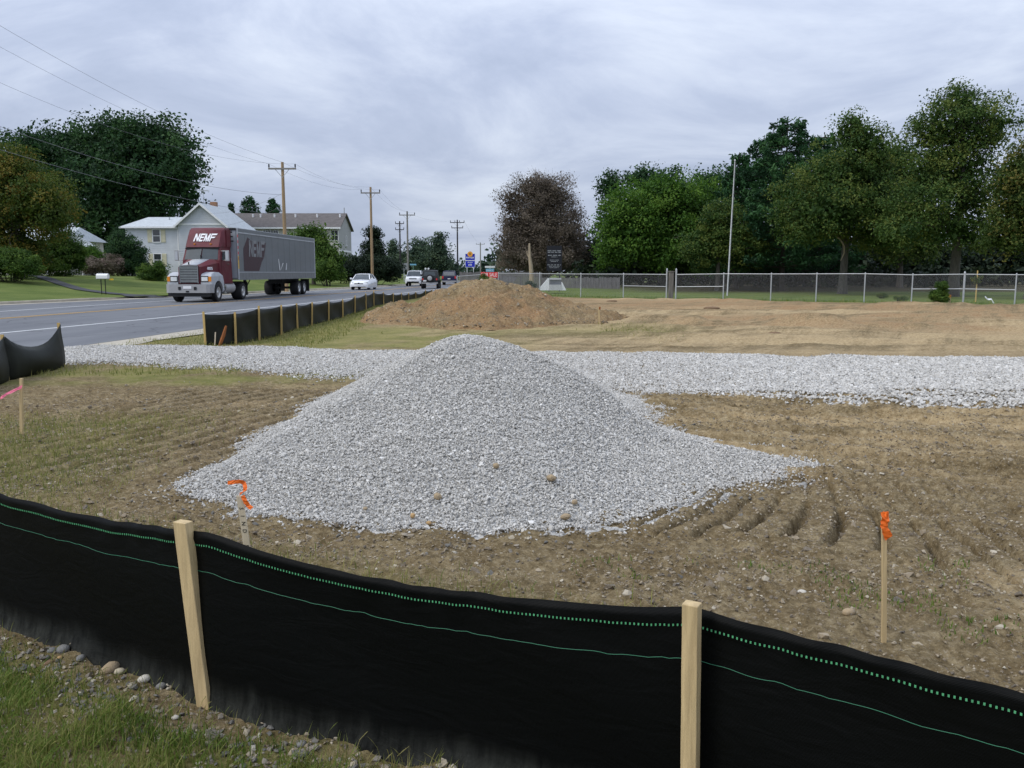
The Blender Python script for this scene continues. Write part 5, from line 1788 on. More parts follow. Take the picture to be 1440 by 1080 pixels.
def bungalow():
    H = thing('bungalow', 'low pale house with grey roofs half hidden behind shrubs at left', 'house', (0, 0, 0))
    MB().box(-53.0, -45.4, 88, 96, .3, 4.9).build('wall', M['cream'], H)
    ym = 92
    r = MB()
    A = [(-53.6, 87.5, 4.85), (-45.0, 87.5, 4.85), (-45.9, ym, 6.35), (-53.6, ym, 6.35)]
    B = [(-45.0, 96.5, 4.85), (-53.6, 96.5, 4.85), (-53.6, ym, 6.35), (-45.9, ym, 6.35)]
    r.add(A, [(0, 1, 2, 3)]).add(B, [(0, 1, 2, 3)]).add([A[1], B[0], A[2]], [(0, 1, 2)]).add([A[0], A[1], B[0], B[1]], [(3, 2, 1, 0)])
    rf = r.build('roof', M['roof_pale'], H)
    MB().box(-53.6, -45.0, 87.4, 87.497, 4.72, 4.9).build('gutter', M['trim'], rf)
    p = MB()
    p.add([(-46.6, 85.8, 4.15), (-42.6, 85.8, 4.15), (-42.6, 88.5, 4.3), (-44.8, 88.5, 5.55), (-46.6, 88.5, 5.2)], [(0, 1, 2, 3, 4)])
    p.box(-46.6, -42.6, 85.75, 88.5, 4.02, 4.14)
    pf = p.build('porch_roof', M['roof_pale'], H)
    MB().box(-46.62, -42.58, 85.65, 85.748, 3.98, 4.18).build('fascia', M['trim'], pf)
    for x in (-46.4, -44.6, -42.8):
        MB().box(x - .08, x + .08, 85.85, 86.0, .3, 4.0).build('porch_post', M['trim'], H)
    MB().box(-45.38, -42.8, 88.3, 88.4, .3, 4.0).build('porch_wall', M['endwall'], H)
    window(H, -49.5, 3.0, 1.0, 1.3, 87.98)
    return H


bungalow()


def townhouses():
    H = thing('townhouse_row', 'long cream townhouse row with a grey brown roof beyond the trailer', 'townhouse', (0, 0, 0))
    X0, X1, Y0, Y1, E, Rg = -42, -25.0, 125, 134.5, 8.15, 10.35
    ym = 129.6
    MB().add([(X0, Y0, 0), (X1, Y0, 0), (X1, Y1, 0), (X0, Y1, 0), (X0, Y0, E), (X1, Y0, E), (X1, Y1, E), (X0, Y1, E)], [(0, 1, 5, 4), (2, 3, 7, 6), (3, 0, 4, 7)]).build('wall', M['cream'], H)
    MB().add([(X1, Y0, 0), (X1, Y1, 0), (X1, Y1, E), (X1, ym, Rg - .1), (X1, Y0, E)], [(0, 1, 2, 3, 4)]).build('end_wall', M['endwall'], H)
    r = MB()
    for A in ([(X0, Y0 - .5, E - .15), (X1 + .35, Y0 - .5, E - .15), (X1 + .35, ym, Rg), (X0, ym, Rg)], [(X1 + .35, Y1 + .5, E - .15), (X0, Y1 + .5, E - .15), (X0, ym, Rg), (X1 + .35, ym, Rg)]):
        r.add(A + [(a, b, c - .14) for a, b, c in A], [(0, 1, 2, 3), (7, 6, 5, 4), (0, 4, 5, 1), (1, 5, 6, 2), (2, 6, 7, 3), (3, 7, 4, 0)])
    rf = r.build('roof', M['roof_dark'], H)
    MB().box(X0, X1 + .36, Y0 - .62, Y0 - .502, E - .34, E - .12).build('gutter', M['trim'], rf)
    for px, py in ((366.5, 306), (386, 303.5), (415.5, 303), (446, 302.5), (478, 303), (356, 311)):
        p = at(px, py, 128.2)
        zz = E - .15 + (128.2 - Y0 + .5) / (ym - Y0 + .5) * (Rg - E + .15)
        MB().tube([(p.x, 128.2, zz - .1), (p.x, 128.2, zz + .45)], .13, 8).build('roof_vent', M['trim'], rf)
    MB().tube([at(484, 303, 130.5), at(484, 292, 130.5)], .08, 6).build('flue', M['galv'], rf)
    for px in (373.5, 380.7, 388):
        p = at(px, 324.5, Y0)
        window(H, p.x, 7.05, .62, 1.15, Y0, panes=(2, 2))
    p = at(470.5, 327.5, Y0)
    window(H, p.x, 6.9, .95, 1.4, Y0, panes=(2, 2))
    for px in (345, 425, 440):
        p = at(px, 327.5, Y0)
        window(H, p.x, 6.9, .95, 1.4, Y0, panes=(2, 2))
    for px, z in ((470.5, 3.6), (440, 3.6)):
        window(H, at(px, 350, Y0).x, z, .95, 1.4, Y0)
    window(H, 130.5, 6.3, .5, 1.4, X1, ax='y')
    window(H, 127.2, 3.4, .9, 1.3, X1, ax='y')
    MB().box(X1 + .005, X1 + .12, Y0, Y1, 4.6, 4.85).build('band_course', M['trim'], H)
    return H


townhouses()
o = thing('garden_shed', 'tiny white shed far down the road left of the blue sign', 'shed', (-21.5, 330, 0))
MB().box(-1.2, 1.2, 0, 3, 0, 2.1).build('wall', M['trim'], o)
MB().prism([(-1.35, 2.1), (1.35, 2.1), (0, 2.9)], lambda a, b: (a, -.15, b), lambda a, b: (a, 3.1, b)).build('roof', M['trim'], o)
MB().box(-.4, .4, -.06, -.002, 0, 1.8).build('door', M['signgrey'], o)


# ------------------------------------------------------------------ mailbox at the driveway
b = gnd(146, 413, .25)
bx_ = at(143, 391, b.y)
mz = float(lawn_z(b.x, b.y))
R_ = thing('mailbox', 'white double mailbox on thin dark legs on the lawn by the driveway', 'mailbox', (b.x, b.y, mz))
for s in (-.22, .22):
    MB().tube([(s * .6, 0, -.1), (s * .6, 0, .955)], .028, 6).build('leg', M['black'], R_)
hb = MB()
prof = [(-.2, 0), (.2, 0)] + [(.2 * math.cos(t), .22 + .2 * math.sin(t)) for t in np.linspace(0, math.pi, 9)]
hb.prism([(a * .8, c * .75) for a, c in prof], lambda a, c: (-.36, a, 1.0 + c), lambda a, c: (.36, a, 1.0 + c))
hb.build('box', M['white'], R_)
MB().box(.40, .66, -.03, .03, .90, 1.0).build('paper_tube', M['yellow'], R_)
MB().box(-.42, .42, -.1, .1, .96, .998).build('board', M['oldwood'], R_)


# ------------------------------------------------------------------ utility poles and wires
POLES = {}


def pole(key, label, px, D, ytop, arms, m, base_r=.17, extra=None):
    t = at(px, ytop, D)
    root = thing('utility_pole', label, 'utility pole', (t.x, D, 0), group='utility poles along the road')
    MB().tube([(0, 0, -.3), (0, 0, t.z * .5), (0, 0, t.z)], [base_r, base_r * .85, base_r * .66], 10).build('shaft', M[m], root, smooth=True)
    tips = []
    for ya, half, n in arms:
        z = at(px, ya, D).z
        MB().box(-half, half, -.19, -.07, z - .065, z + .065).build('crossarm', M['polegrey' if m != 'poledark' else 'poledark'], root)
        br = MB()
        for s in (-1, 1):
            br.tube([(s * half * .5, -.13, z - .05), (0, -.12, z - .7)], .02, 4)
        br.build('brace', M['galv'], root)
        for x in np.linspace(-half * .95, half * .95, n):
            MB().tube([(x, -.13, z + .065), (x, -.13, z + .2), (x, -.13, z + .38)], [.03, .065, .05], 8).build('insulator', M['black'], root)
            tips.append(Vector((t.x + x, D - .13, z + .38)))
    POLES[key] = (t, tips)
    return root


P0 = pole('p0', 'utility pole standing out of sight beyond the left edge', -190, 36, -75, [(-55, 1.15, 2)], 'polewood')
pole('p1', 'brown wooden utility pole with one crossarm rising behind the trailer', 397, 71, 228, [(237.5, 1.12, 2)], 'polewood')
pole('p2', 'brown wooden utility pole with one crossarm beside the dark clipped hedge', 521, 97, 263, [(271.5, 1.08, 2)], 'polewood')
pole('p3', 'weathered grey utility pole beside the blank grey sign', 572.5, 132, 297, [(302.5, 1.2, 3)], 'polegrey')
pole('p4', 'short black pole with two little crossarms behind the weathered grey pole', 562, 150, 311, [(314.5, .75, 2), (323, .75, 2)], 'poledark')
r5 = pole('p5', 'tall black utility pole with two crossarms left of the blue sign', 643, 157, 309, [(313, 1.3, 4), (320.5, 1.05, 3)], 'poledark')
pole('p6', 'distant pale utility pole with one crossarm right of the blue sign', 675.5, 262, 341, [(343.5, 1.3, 2)], 'polegrey', .22)


def wire(label, a, b, sag, r=.011, pts=None):
    P = pts or [a.lerp(b, t) - Vector((0, 0, sag * 4 * t * (1 - t))) for t in np.linspace(0, 1, 25)]
    o = MB().tube(P, r * .6, 5).build('overhead_wire', M['cable'])
    return tag(o, label, 'cable', 'overhead wires')


t0, i0 = POLES['p0']
t1, i1 = POLES['p1']
t2, i2 = POLES['p2']
t3, i3 = POLES['p3']
wire('uppermost overhead wire at top left, ending on top of the pole behind the trailer', at(-190, -80, 36), t1, .9, .013)
wire('second overhead wire at top left, ending on the left tip of the crossarm', at(-190, -42, 36), i1[0], .9, .011)
wire('third overhead wire at top left, lowest of the three high ones over the big maple', at(-190, 25, 36), i1[1], 1.5, .011)
wire('thick cable sagging across the big maple to the middle of the pole behind the trailer', at(-190, 105, 36), at(396, 274, 71), 1.0, .018)
wire('thick lowest cable crossing the maple and the gable peak towards the pole', at(-190, 150, 36), at(396, 303, 71), .6, .018)
wire('house service cable from the pole behind the trailer to the front gable', at(397, 272, 71), Vector((-34.6, 96.6, 8.2)), .6, .014)
wire('house service cable from the pole behind the trailer to the left wing', at(397, 290, 71), Vector((-38.4, 98.2, 6.9)), .9, .014)
wire('overhead wire between the tops of the two brown wooden poles', t1, t2, .55)
wire('overhead wire between the left crossarm tips of the two brown wooden poles', i1[0], i2[0], .6)
wire('overhead wire between the right crossarm tips of the two brown wooden poles', i1[1], i2[1], .6)
wire('overhead wire from the hedge pole top to the weathered grey pole', t2, t3, .7)
wire('overhead wire from the hedge pole right crossarm tip to the weathered grey pole', i2[1], i3[2], .8)
wire('overhead wire from the weathered grey pole to the tall black pole', i3[1], POLES['p5'][1][1], .6)
wire('overhead wire from the tall black pole to the distant pale pole', POLES['p5'][1][3], POLES['p6'][1][1], 1.6, .016)


# ------------------------------------------------------------------ signs
def bars(mb, x0, x1, z, h, y, words, seed):
    """a line of small print as word shaped strokes"""
    rr = random.Random(seed)
    n = max(3, int((x1 - x0) / (h * .85)))
    w = (x1 - x0) / n
    for k in range(n):
        if k % words == words - 1 and n > words:
            continue
        a = x0 + k * w
        for q in range(2):
            mb.box(a + w * (.08 + .46 * q), a + w * (.34 + .46 * q), y, y + .006, z - h / 2 * rr.uniform(.6, 1), z + h / 2 * rr.uniform(.6, 1))
    return mb


def blue_sign():
    c = at(661.2, 366.5, 200)
    T = thing('roadside_sign', 'tall blue roadside sign topped by a round orange emblem', 'sign', (c.x, 200, 0), -.02)
    for x in (-.75, .75):
        MB().box(x - .07, x + .07, -.07, .07, -.3, 6.0).build('leg', M['flagpole'], T)
    z0, z1, zm = at(661, 375.5, 200).z, at(661, 357, 200).z, at(661, 366.4, 200).z
    p = MB().box(-1.1, 1.1, -.14, -.08, zm + .08, z1).build('upper_panel', M['signblue'], T)
    bars(MB(), -.95, .95, z1 - .85, .45, -.15, 7, 3).build('lettering', M['white'], p)
    q = MB().box(-1.1, 1.1, -.14, -.08, z0, zm - .08).build('lower_panel', M['signblue'], T)
    bars(MB(), -.6, .6, zm - .42, .24, -.15, 9, 5).build('lettering', M['white'], q)
    bars(MB(), -.42, .42, zm - 1.0, .5, -.15, 9, 6).build('lettering', M['white'], q)
    f = MB()
    for x in (-1.16, 1.1):
        f.box(x, x + .06, -.15, -.06, z0 - .06, z1 + .06)
    for z in (z0 - .06, zm - .08, z1):
        f.box(-1.1, 1.1, -.147, -.06, z, z + (.16 if z == zm - .08 else .06))
    f.build('frame', M['white'], T)
    e = MB().tube([(0, -.22, z1 - .05), (0, -.155, z1 - .05)], .62, 20).build('emblem', M['signorange'], T)
    mb = MB()
    for k in range(8):
        a = k * math.pi / 4
        mb.add([(.12 * math.cos(a - .5), -.226, z1 - .05 + .12 * math.sin(a - .5)), (.38 * math.cos(a), -.226, z1 - .05 + .38 * math.sin(a)), (.12 * math.cos(a + .5), -.226, z1 - .05 + .12 * math.sin(a + .5)), (0, -.226, z1 - .05)], [(0, 1, 2, 3)])
    mb.build('star', M['brownink'], e)


blue_sign()


def black_sign():
    D = 68
    c = at(779.5, 363, D)
    T = thing('black_sign', 'tall black sign board with rows of white print above the chain link fence', 'sign', (c.x, D, 0))
    z0, z1 = at(779, 381, D).z, at(779, 345.5, D).z
    hw = 10.6 * D / 1200
    p = MB().box(-hw, hw, -.06, .06, z0, z1).build('panel', M['signblack'], T)
    H = z1 - z0
    mb = MB()
    for f, h, w, ww in ((.80, .055, .88, 5), (.74, .05, .88, 4), (.62, .05, .84, 6), (.555, .035, .4, 9), (.43, .035, .6, 9), (.375, .04, .45, 9), (.24, .045, .88, 4), (.185, .035, .7, 6), (.13, .035, .62, 7)):
        bars(mb, -hw * w, hw * w, z0 + H * f, h * H * .8, -.068, ww, int(f * 100))
    mb.build('lettering', M['letter_grey'] if False else M['lightgrey'], p)
    for x in (-hw * .7, hw * .7):
        MB().box(x - .05, x + .05, -.05, .05, -.3, z0).build('leg', M['black'], T)


black_sign()


def sale_sign():
    D = 55.5
    c = at(688, 387.5, D)
    T = thing('for_sale_sign', 'red sale board with white capitals showing just above the soil heap', 'sign', (c.x, D, 0), 0)
    hw = 11.8 * D / 1200
    z0, z1 = at(688, 390.6, D).z, at(688, 382.6, D).z
    p = MB().box(-hw, hw, -.03, .03, z0, z1).build('panel', M['red'], T)
    text_obj('FOR SALE', 'lettering', (z1 - z0) * .92, M['white'], p, Matrix.Translation((0, -.032, (z0 + z1) / 2)) @ Matrix.Rotation(math.pi / 2, 4, 'X'), width=hw * 1.8, depth=.006)
    MB().box(-hw * .1, hw * .75, -.03, .03, z0 - .14, z0 - .01).build('lower_strip', M['white'], T)
    for x in (-hw * .8, hw * .8):
        MB().box(x - .04, x + .04, .03, .1, -.2, z1).build('leg', M['oldpost'], T)


sale_sign()


def misc_signs():
    D = 103
    c = at(689, 377.5, D)
    T = thing('small_sign', 'small white and pale blue sign behind the board fence above the sale board', 'sign', (c.x, D, 0))
    s = D / 1200
    MB().box(-7 * s, 7 * s, -.05, .05, at(0, 376.6, D).z, at(0, 374, D).z).build('upper_panel', M['white'], T)
    p = MB().box(-5.8 * s, 5.8 * s, -.05, .05, at(0, 382.4, D).z, at(0, 377.8, D).z).build('lower_panel', M['cyan'], T)
    bars(MB(), -4.5 * s, 4.5 * s, at(0, 380.2, D).z, .13, -.057, 5, 2).build('lettering', M['white'], p)
    MB().box(-.05, .05, -.04, .04, -.2, at(0, 376, D).z).build('leg', M['flagpole'], T)
    D = 124
    c = at(568, 374, D)
    T = thing('blank_sign', 'blank grey square sign beside the weathered grey pole', 'sign', (c.x, D, 0))
    s = D / 1200
    MB().box(-5 * s, 5 * s, -.04, .04, at(0, 379, D).z, at(0, 370, D).z).build('panel', M['signgrey'], T)
    MB().box(-.05, .05, -.03, .05, -.2, at(0, 379, D).z).build('leg', M['galv'], T)
    c = at(581, 374, D)
    T = thing('street_name_sign', 'small street name sign on a thin green post by the grey sign', 'sign', (c.x, D, 0))
    MB().box(-.45, .45, -.015, .015, at(0, 373, D).z, at(0, 371, D).z).build('blade', M['cyan'], T)
    MB().box(-.05, .05, -.05, .05, -.2, at(0, 373.2, D).z).build('leg', mat('green_post', (.12, .22, .16)), T)


misc_signs()


# ------------------------------------------------------------------ fences beyond the site
def chain_link():
    T = thing('chain_link_fence', 'long galvanised chain link fence along the back of the site', 'chain link fence', (0, 0, 0))
    pxs = [643, 701, 759, 817, 877, 938, 951, 1018, 1085, 1149, 1217, 1284, 1357, 1430, 1508, 1590]
    P = []
    for px in pxs:
        lo, hi = 20., 100.
        for _ in range(40):
            d = (lo + hi) / 2
            if d < float(fence_y(at(px, 383, d).x)):
                lo = d
            else:
                hi = d
        P.append(Vector((at(px, 383, d).x, d, 0)))
    for i, p in enumerate(P):
        p.z = float(ground_base(np.array([p.x]), np.array([p.y]))[0])
        big = pxs[i] in (938, 951, 1357)
        h = 1.52 + (.28 if pxs[i] in (938, 951) else .06 if big else 0)
        MB().tube([(p.x, p.y, p.z - .2), (p.x, p.y, p.z + h)], .05 if big else .033, 8).tube([(p.x, p.y, p.z + h), (p.x, p.y, p.z + h + .06)], [.055 if big else .04, .02], 8).build('post', M['galv'], T, smooth=True)
    wm = MB()
    for i in range(len(P) - 1):
        a, b = P[i], P[i + 1]
        if pxs[i] == 938:
            continue
        MB().tube([a + Vector((0, 0, 1.50)), b + Vector((0, 0, 1.50))], .023, 6).build('top_rail', M['galv'], T, smooth=True)
        if pxs[i] in (877, 951, 1284, 1357):
            MB().tube([a + Vector((0, 0, .78)), b + Vector((0, 0, .78))], .022, 6).build('brace_rail', M['galv'], T, smooth=True)
        Ld = (b - a).length
        d = (b - a) / Ld
        st = .075
        n = int((Ld + 1.44) / st)
        nrm = Vector((-d.y, d.x, 0)) * .0013
        for k in range(n):
            for s in (-1, 1):
                u0 = k * st - 1.44
                p0, p1 = [u0, .04], [u0 + 1.44, 1.48]
                if p0[0] < 0:
                    p0 = [0, .04 - u0]
                if p1[0] > Ld:
                    p1 = [Ld, 1.48 - (u0 + 1.44 - Ld)]
                if p0[1] >= p1[1] or p0[0] >= Ld:
                    continue
                if s < 0:
                    p0, p1 = [p0[0], 1.52 - p0[1]], [p1[0], 1.52 - p1[1]]
                A = a + d * p0[0] + Vector((0, 0, p0[1]))
                B = a + d * p1[0] + Vector((0, 0, p1[1]))
                t = Vector((0, 0, .0026))
                wm.add([A - t, A + t, B + t, B - t, A + nrm, B + nrm], [(0, 1, 2, 3), (1, 4, 5, 2), (4, 0, 3, 5)])
    wm.build('wire_mesh', M['wire'], T, kind='stuff')
    return P


CP = chain_link()
p = CP[5].lerp(CP[6], .5)
T = thing('old_gate_post', 'thick weathered wooden post between the two tall gate posts of the fence', 'post', (p.x, p.y + .1, 0))
MB().box(-.14, .14, -.12, .12, -.2, 1.62).build('timber', M['oldpost'], T, bevel=.02)
MB().box(-.17, .17, -.15, .15, 1.622, 1.68).build('cap', M['oldpost'], T)

T = thing('board_fence', 'grey weathered board fence behind the chain link fence', 'wooden fence', (0, 0, 0))
A, B = at(647, 383, 82), at(762, 383, 76)
C = at(872, 390, 74)
mb = MB()
rr = random.Random(3)
for a, b, top in ((A, B, 1.62), (B, C, 1.15)):
    n = int((b - a).length / .145)
    for k in range(n):
        t = k / n
        p = a.lerp(b, t)
        q = a.lerp(b, t + .9 / n)
        y = rr.uniform(-.012, .012)
        h = top + rr.uniform(-.05, .04)
        mb.box(p.x, q.x, p.y - .015 + y, p.y + .015 + y, -.1, h)
mb.build('boards', M['oldwood'], T, kind='stuff')
for a, b, top in ((A, B, 1.62), (B, C, 1.15)):
    for z in (.35, top - .3):
        MB().tube([Vector((a.x, a.y + .06, z)), Vector((b.x, b.y + .06, z))], .04, 4).build('rail', M['oldwood'], T)
    for k in range(4):
        p = a.lerp(b, k / 4)
        MB().box(p.x - .06, p.x + .06, p.y + .1, p.y + .22, -.2, top + .05).build('post', M['oldwood'], T)

# flagpole
b = gnd(1022.5, 415.5)
t = at(1033.5, 226, b.y)
T = thing('flagpole', 'slim white flagpole leaning slightly, standing before the dark pines', 'flagpole', b)
MB().tube([Vector((0, 0, -.2)), (t - b) * .5, t - b], [.048, .04, .025], 8).build('shaft', M['flagpole'], T, smooth=True)
MB().tube([(t - b), (t - b) + Vector((0, 0, .1))], [.06, .03], 8).build('cap', M['flagpole'], T)
MB().tube([Vector((.07, -.05, 1.0)), (t - b) + Vector((.05, -.05, -.1))], .008, 4).build('halyard', M['cable'], T)

# concrete headwall with wing walls, on the grass behind the fence
D = 64
T = thing('concrete_headwall', 'white concrete culvert headwall with sloping side walls in the grass field', 'culvert', (at(780, 398, D).x, D, 0))
s = D / 1200
z0, z1 = at(0, 402.5, D).z - .3, at(0, 391.0, D).z
MB().prism([(-7.5 * s, z1 - .12), (9 * s, z1 - .12), (9 * s, z1), (-7.5 * s, z1)], lambda a, c: (a, -.1, c), lambda a, c: (a, .6, c)).build('cap', M['concrete'], T)
MB().box(-7.5 * s, 9 * s, .1, .6, z0, z1 - .122).build('opening', M['signgrey'], T)
MB().prism([(-24 * s, z0), (-8 * s, z0), (-8 * s, z1), (-10 * s, z1 - .02)], lambda a, c: (a, -.35, c), lambda a, c: (a, -.05, c)).build('wing_wall', M['white'], T)
MB().prism([(9.4 * s, z0), (16 * s, z0), (9.8 * s, z1 - .28), (9.4 * s, z1 - .28)], lambda a, c: (a, -.35, c), lambda a, c: (a, -.05, c)).build('wing_wall', M['white'], T)
MB().box(-8 * s, 9.4 * s, -.4, -.352, z0, z0 + .42).build('apron', M['concrete'], T)
# small white scrap by the fence at right
g = gnd(1391, 427)
T = thing('scrap', 'crumpled white scrap lying in the grass at the fence on the far right', 'litter', g)
MB().loft([[(-.25, 0, .34), (-.2, .05, .40), (-.17, 0, .30)], [(-.12, .02, .20), (-.06, .06, .26), (-.05, 0, .18)], [(.10, 0, .20), (.12, .06, .27), (.16, 0, .19)], [(.20, 0, .0), (.24, .05, .02), (.28, 0, .0)]], close=True).build('sheet', M['white'], T)


# ------------------------------------------------------------------ trees
def leaf_quads(C, size, el, up, out, rs, tint):
    n = len(C)
    nv = rs.normal(0, 1, (n, 3))
    nv[:, 2] += up
    nv += out
    nv /= np.linalg.norm(nv, axis=1)[:, None] + 1e-9
    t = rs.normal(0, 1, (n, 3))
    t -= nv * (t * nv).sum(1)[:, None]
    t /= np.linalg.norm(t, axis=1)[:, None] + 1e-9
    b = np.cross(nv, t)
    sz = (size * rs.uniform(.6, 1.35, n))[:, None]
    V = np.stack([C - t * sz * .5, C + b * sz * .5 * el + nv * sz * .12, C + t * sz * .5, C - b * sz * .5 * el + nv * sz * .12], 1).reshape(-1, 3)
    q = np.arange(n)[:, None] * 4
    F = np.concatenate([q + np.array([[0, 1, 2]]), q + np.array([[0, 2, 3]])])
    return V, F, np.repeat(np.clip(tint, 0, 1), 4)


def crown_mesh(name, root, ells, ncl, lpc, cr, leaf, mt, seed, shell=.55, el=.6, flat=.7, up=.7, kind=None, zmin=.3, core=.16):
    leaf, lpc = leaf * .74, lpc * 1.9
    rs = np.random.RandomState(seed)
    E = np.array(ells, float)
    wts = (E[:, 3] * E[:, 4] + E[:, 4] * E[:, 5] + E[:, 3] * E[:, 5])
    wts /= wts.sum()
    k = rs.choice(len(E), ncl, p=wts)
    d = rs.normal(0, 1, (ncl, 3))
    d /= np.linalg.norm(d, axis=1)[:, None]
    r = rs.uniform(shell ** 2, 1, ncl) ** .5
    cc = E[k, :3] + d * E[k, 3:6] * r[:, None]
    cc[:, 2] = np.maximum(cc[:, 2], zmin)
    ct = np.clip(rs.normal(.47, .27, ncl), 0, 1)
    crs = cr * rs.uniform(.6, 1.35, ncl)
    per = np.maximum(4, (lpc * rs.uniform(.6, 1.4, ncl))).astype(int)
    idx = np.repeat(np.arange(ncl), per)
    n = len(idx)
    g = rs.normal(0, .5, (n, 3))
    gl = np.linalg.norm(g, axis=1)[:, None]
    g = np.where(gl > 1.0, g / gl, g)
    C = cc[idx] + g * crs[idx][:, None] * np.array([1, 1, flat])
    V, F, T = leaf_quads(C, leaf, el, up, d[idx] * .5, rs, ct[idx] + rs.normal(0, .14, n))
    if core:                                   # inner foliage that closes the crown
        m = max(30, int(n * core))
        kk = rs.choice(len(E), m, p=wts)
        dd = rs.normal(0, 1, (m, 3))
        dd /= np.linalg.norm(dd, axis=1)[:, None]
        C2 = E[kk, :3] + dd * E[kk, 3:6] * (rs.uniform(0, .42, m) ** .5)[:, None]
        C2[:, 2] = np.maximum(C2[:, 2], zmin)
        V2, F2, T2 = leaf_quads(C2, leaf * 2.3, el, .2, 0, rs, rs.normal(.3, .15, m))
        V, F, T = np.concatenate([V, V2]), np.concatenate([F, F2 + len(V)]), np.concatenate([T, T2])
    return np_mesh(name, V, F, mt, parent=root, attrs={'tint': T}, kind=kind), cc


def trunk_mesh(root, h, r, cc, nl, m, seed, lean=(0, 0), fork=.45, name='trunk'):
    rr = random.Random(seed)
    mb = MB()
    pts = [Vector((lean[0] * t * h + .12 * math.sin(t * 5 + seed) * r * 2, lean[1] * t * h + .1 * math.cos(t * 4 + seed) * r * 2, -.2 + (h + .2) * t)) for t in np.linspace(0, 1, 9)]
    rad = [r * (1.35 if i == 0 else 1.0) * (1 - .75 * i / 8) for i in range(9)]
    mb.tube(pts, rad, 9)
    idx = list(range(len(cc)))
    rr.shuffle(idx)
    for i in idx[:nl]:
        c = Vector(cc[i])
        tt = min(.95, max(fork, (c.z - .35 * math.hypot(c.x, c.y)) / h))
        j = tt * 8
        k = min(int(j), 7)
        s = pts[k].lerp(pts[k + 1], j - k)
        rs_ = rad[k] * .45
        mid = s.lerp(c, .5) + Vector((rr.uniform(-.3, .3), rr.uniform(-.3, .3), rr.uniform(-.1, .5)))
        mb.tube([s, s.lerp(mid, .55) + Vector((0, 0, .1)), mid, c], [rs_, rs_ * .7, rs_ * .5, .015], 5)
    return mb.build(name, M[m], root, smooth=True)


def tree(name, label, loc, ells, ncl, lpc, cr, leaf, lm, th, tr, seed, bark='bark', nl=16, group=None, cat='tree', **kw):
    root = thing(name, label, cat, loc, group=group)
    fork = kw.pop('fork', .4)
    lean = kw.pop('lean', (0, 0))
    _, cc = crown_mesh('crown', root, ells, ncl, lpc, cr, leaf, L[lm], seed, **kw)
    trunk_mesh(root, th, tr, cc, nl, bark, seed, lean, fork)
    return root


def pxell(D, px, py, wx, hy, depth=None, D0=None, base=(0, 0, 0)):
    """an ellipsoid of a crown at distance D given by its centre and half extents in the photograph's scale"""
    c = at(px, py, D)
    s = D / 1200
    return (c.x - base[0], c.y - base[1], c.z - base[2], wx * s, depth or wx * s, hy * s)


def ptree(name, label, D, pxb, ells, ncl, lpc, cr, leaf, lm, tr, seed, base_z=0.0, **kw):
    b = at(pxb, 383, D)
    base = (b.x, D, base_z)
    es = [pxell(D + (e[4] if len(e) > 4 else 0), *e[:4], base=base) for e in ells]
    top = max(e[2] + e[5] * .6 for e in es)
    return tree(name, label, base, es, ncl, lpc, cr, leaf, lm, top, tr, seed, **kw)


GL = 'broadleaf trees across the road'
GR = 'trees behind the chain link fence'
ptree('maple_tree', 'huge dark green maple spreading behind the pale house', 118, 205, [(160, 245, 92, 76, 0), (215, 240, 74, 76, -2), (105, 265, 62, 70, 2), (240, 215, 38, 48, 0), (205, 195, 42, 32, -1), (160, 190, 42, 28, 1), (262, 262, 26, 52, -3), (110, 205, 44, 28, 2), (180, 320, 90, 60, 2)], 560, 34, 1.9, .62, 'dark', .75, 11, base_z=1.1, group=GL, nl=26, shell=.5)
ptree('maple_tree', 'dark maple crown lower at the far left behind the orange tinged tree', 124, 50, [(50, 250, 58, 62, 0), (62, 212, 40, 34, 0), (10, 235, 40, 48, 2), (25, 330, 60, 60, 3)], 240, 34, 2.0, .66, 'dark', .6, 12, base_z=1.1, group=GL, nl=14)
ptree('autumn_tree', 'rounded tree turning orange at the left edge of the picture', 66, 25, [(30, 275, 64, 64, 0), (60, 290, 40, 48, -2), (-20, 290, 60, 66, 0), (10, 235, 44, 32, 0), (72, 305, 28, 30, -2), (20, 345, 44, 26, 0), (25, 368, 50, 20, -1)], 360, 46, .85, .27, 'autumn', .34, 13, base_z=1.1, group=GL, nl=22, shell=.6)
ptree('leafy_tree', 'bushy mid green tree right of the trailer in front of the townhouses', 92, 440, [(432, 352, 30, 30, 0), (455, 362, 24, 30, -1), (412, 360, 18, 26, 1), (440, 335, 20, 18, 0), (470, 375, 18, 20, -1)], 210, 34, .85, .36, 'shrub', .22, 14, base_z=.3, group=GL)
ptree('dark_shade_tree', 'rounded dark conifer beside the hedge pole', 104, 526, [(526, 365, 20, 28, 0), (527, 342, 14, 22, 0), (524, 330, 8, 12, 0)], 120, 34, .7, .32, 'hedge', .2, 15, base_z=.2, group=GL)
ptree('far_tree', 'blue green tree between the weathered grey pole and the tall black pole', 160, 590, [(592, 358, 24, 22, 0), (575, 368, 16, 18, 2), (600, 370, 22, 16, 0)], 110, 30, 1.2, .55, 'far', .25, 16, group=GL)
ptree('far_tree', 'taller pointed blue green tree left of the tall black pole', 150, 617, [(617, 362, 20, 24, 0), (617, 342, 11, 14, 0), (624, 374, 20, 14, 0), (604, 374, 18, 14, 0)], 130, 30, 1.0, .5, 'far', .25, 17, group=GL)
ptree('far_tree', 'sparse thin tree behind the short black pole', 165, 552, [(552, 352, 10, 18, 0), (560, 366, 14, 18, 0)], 40, 24, 1.0, .5, 'far', .2, 18, group=GL)
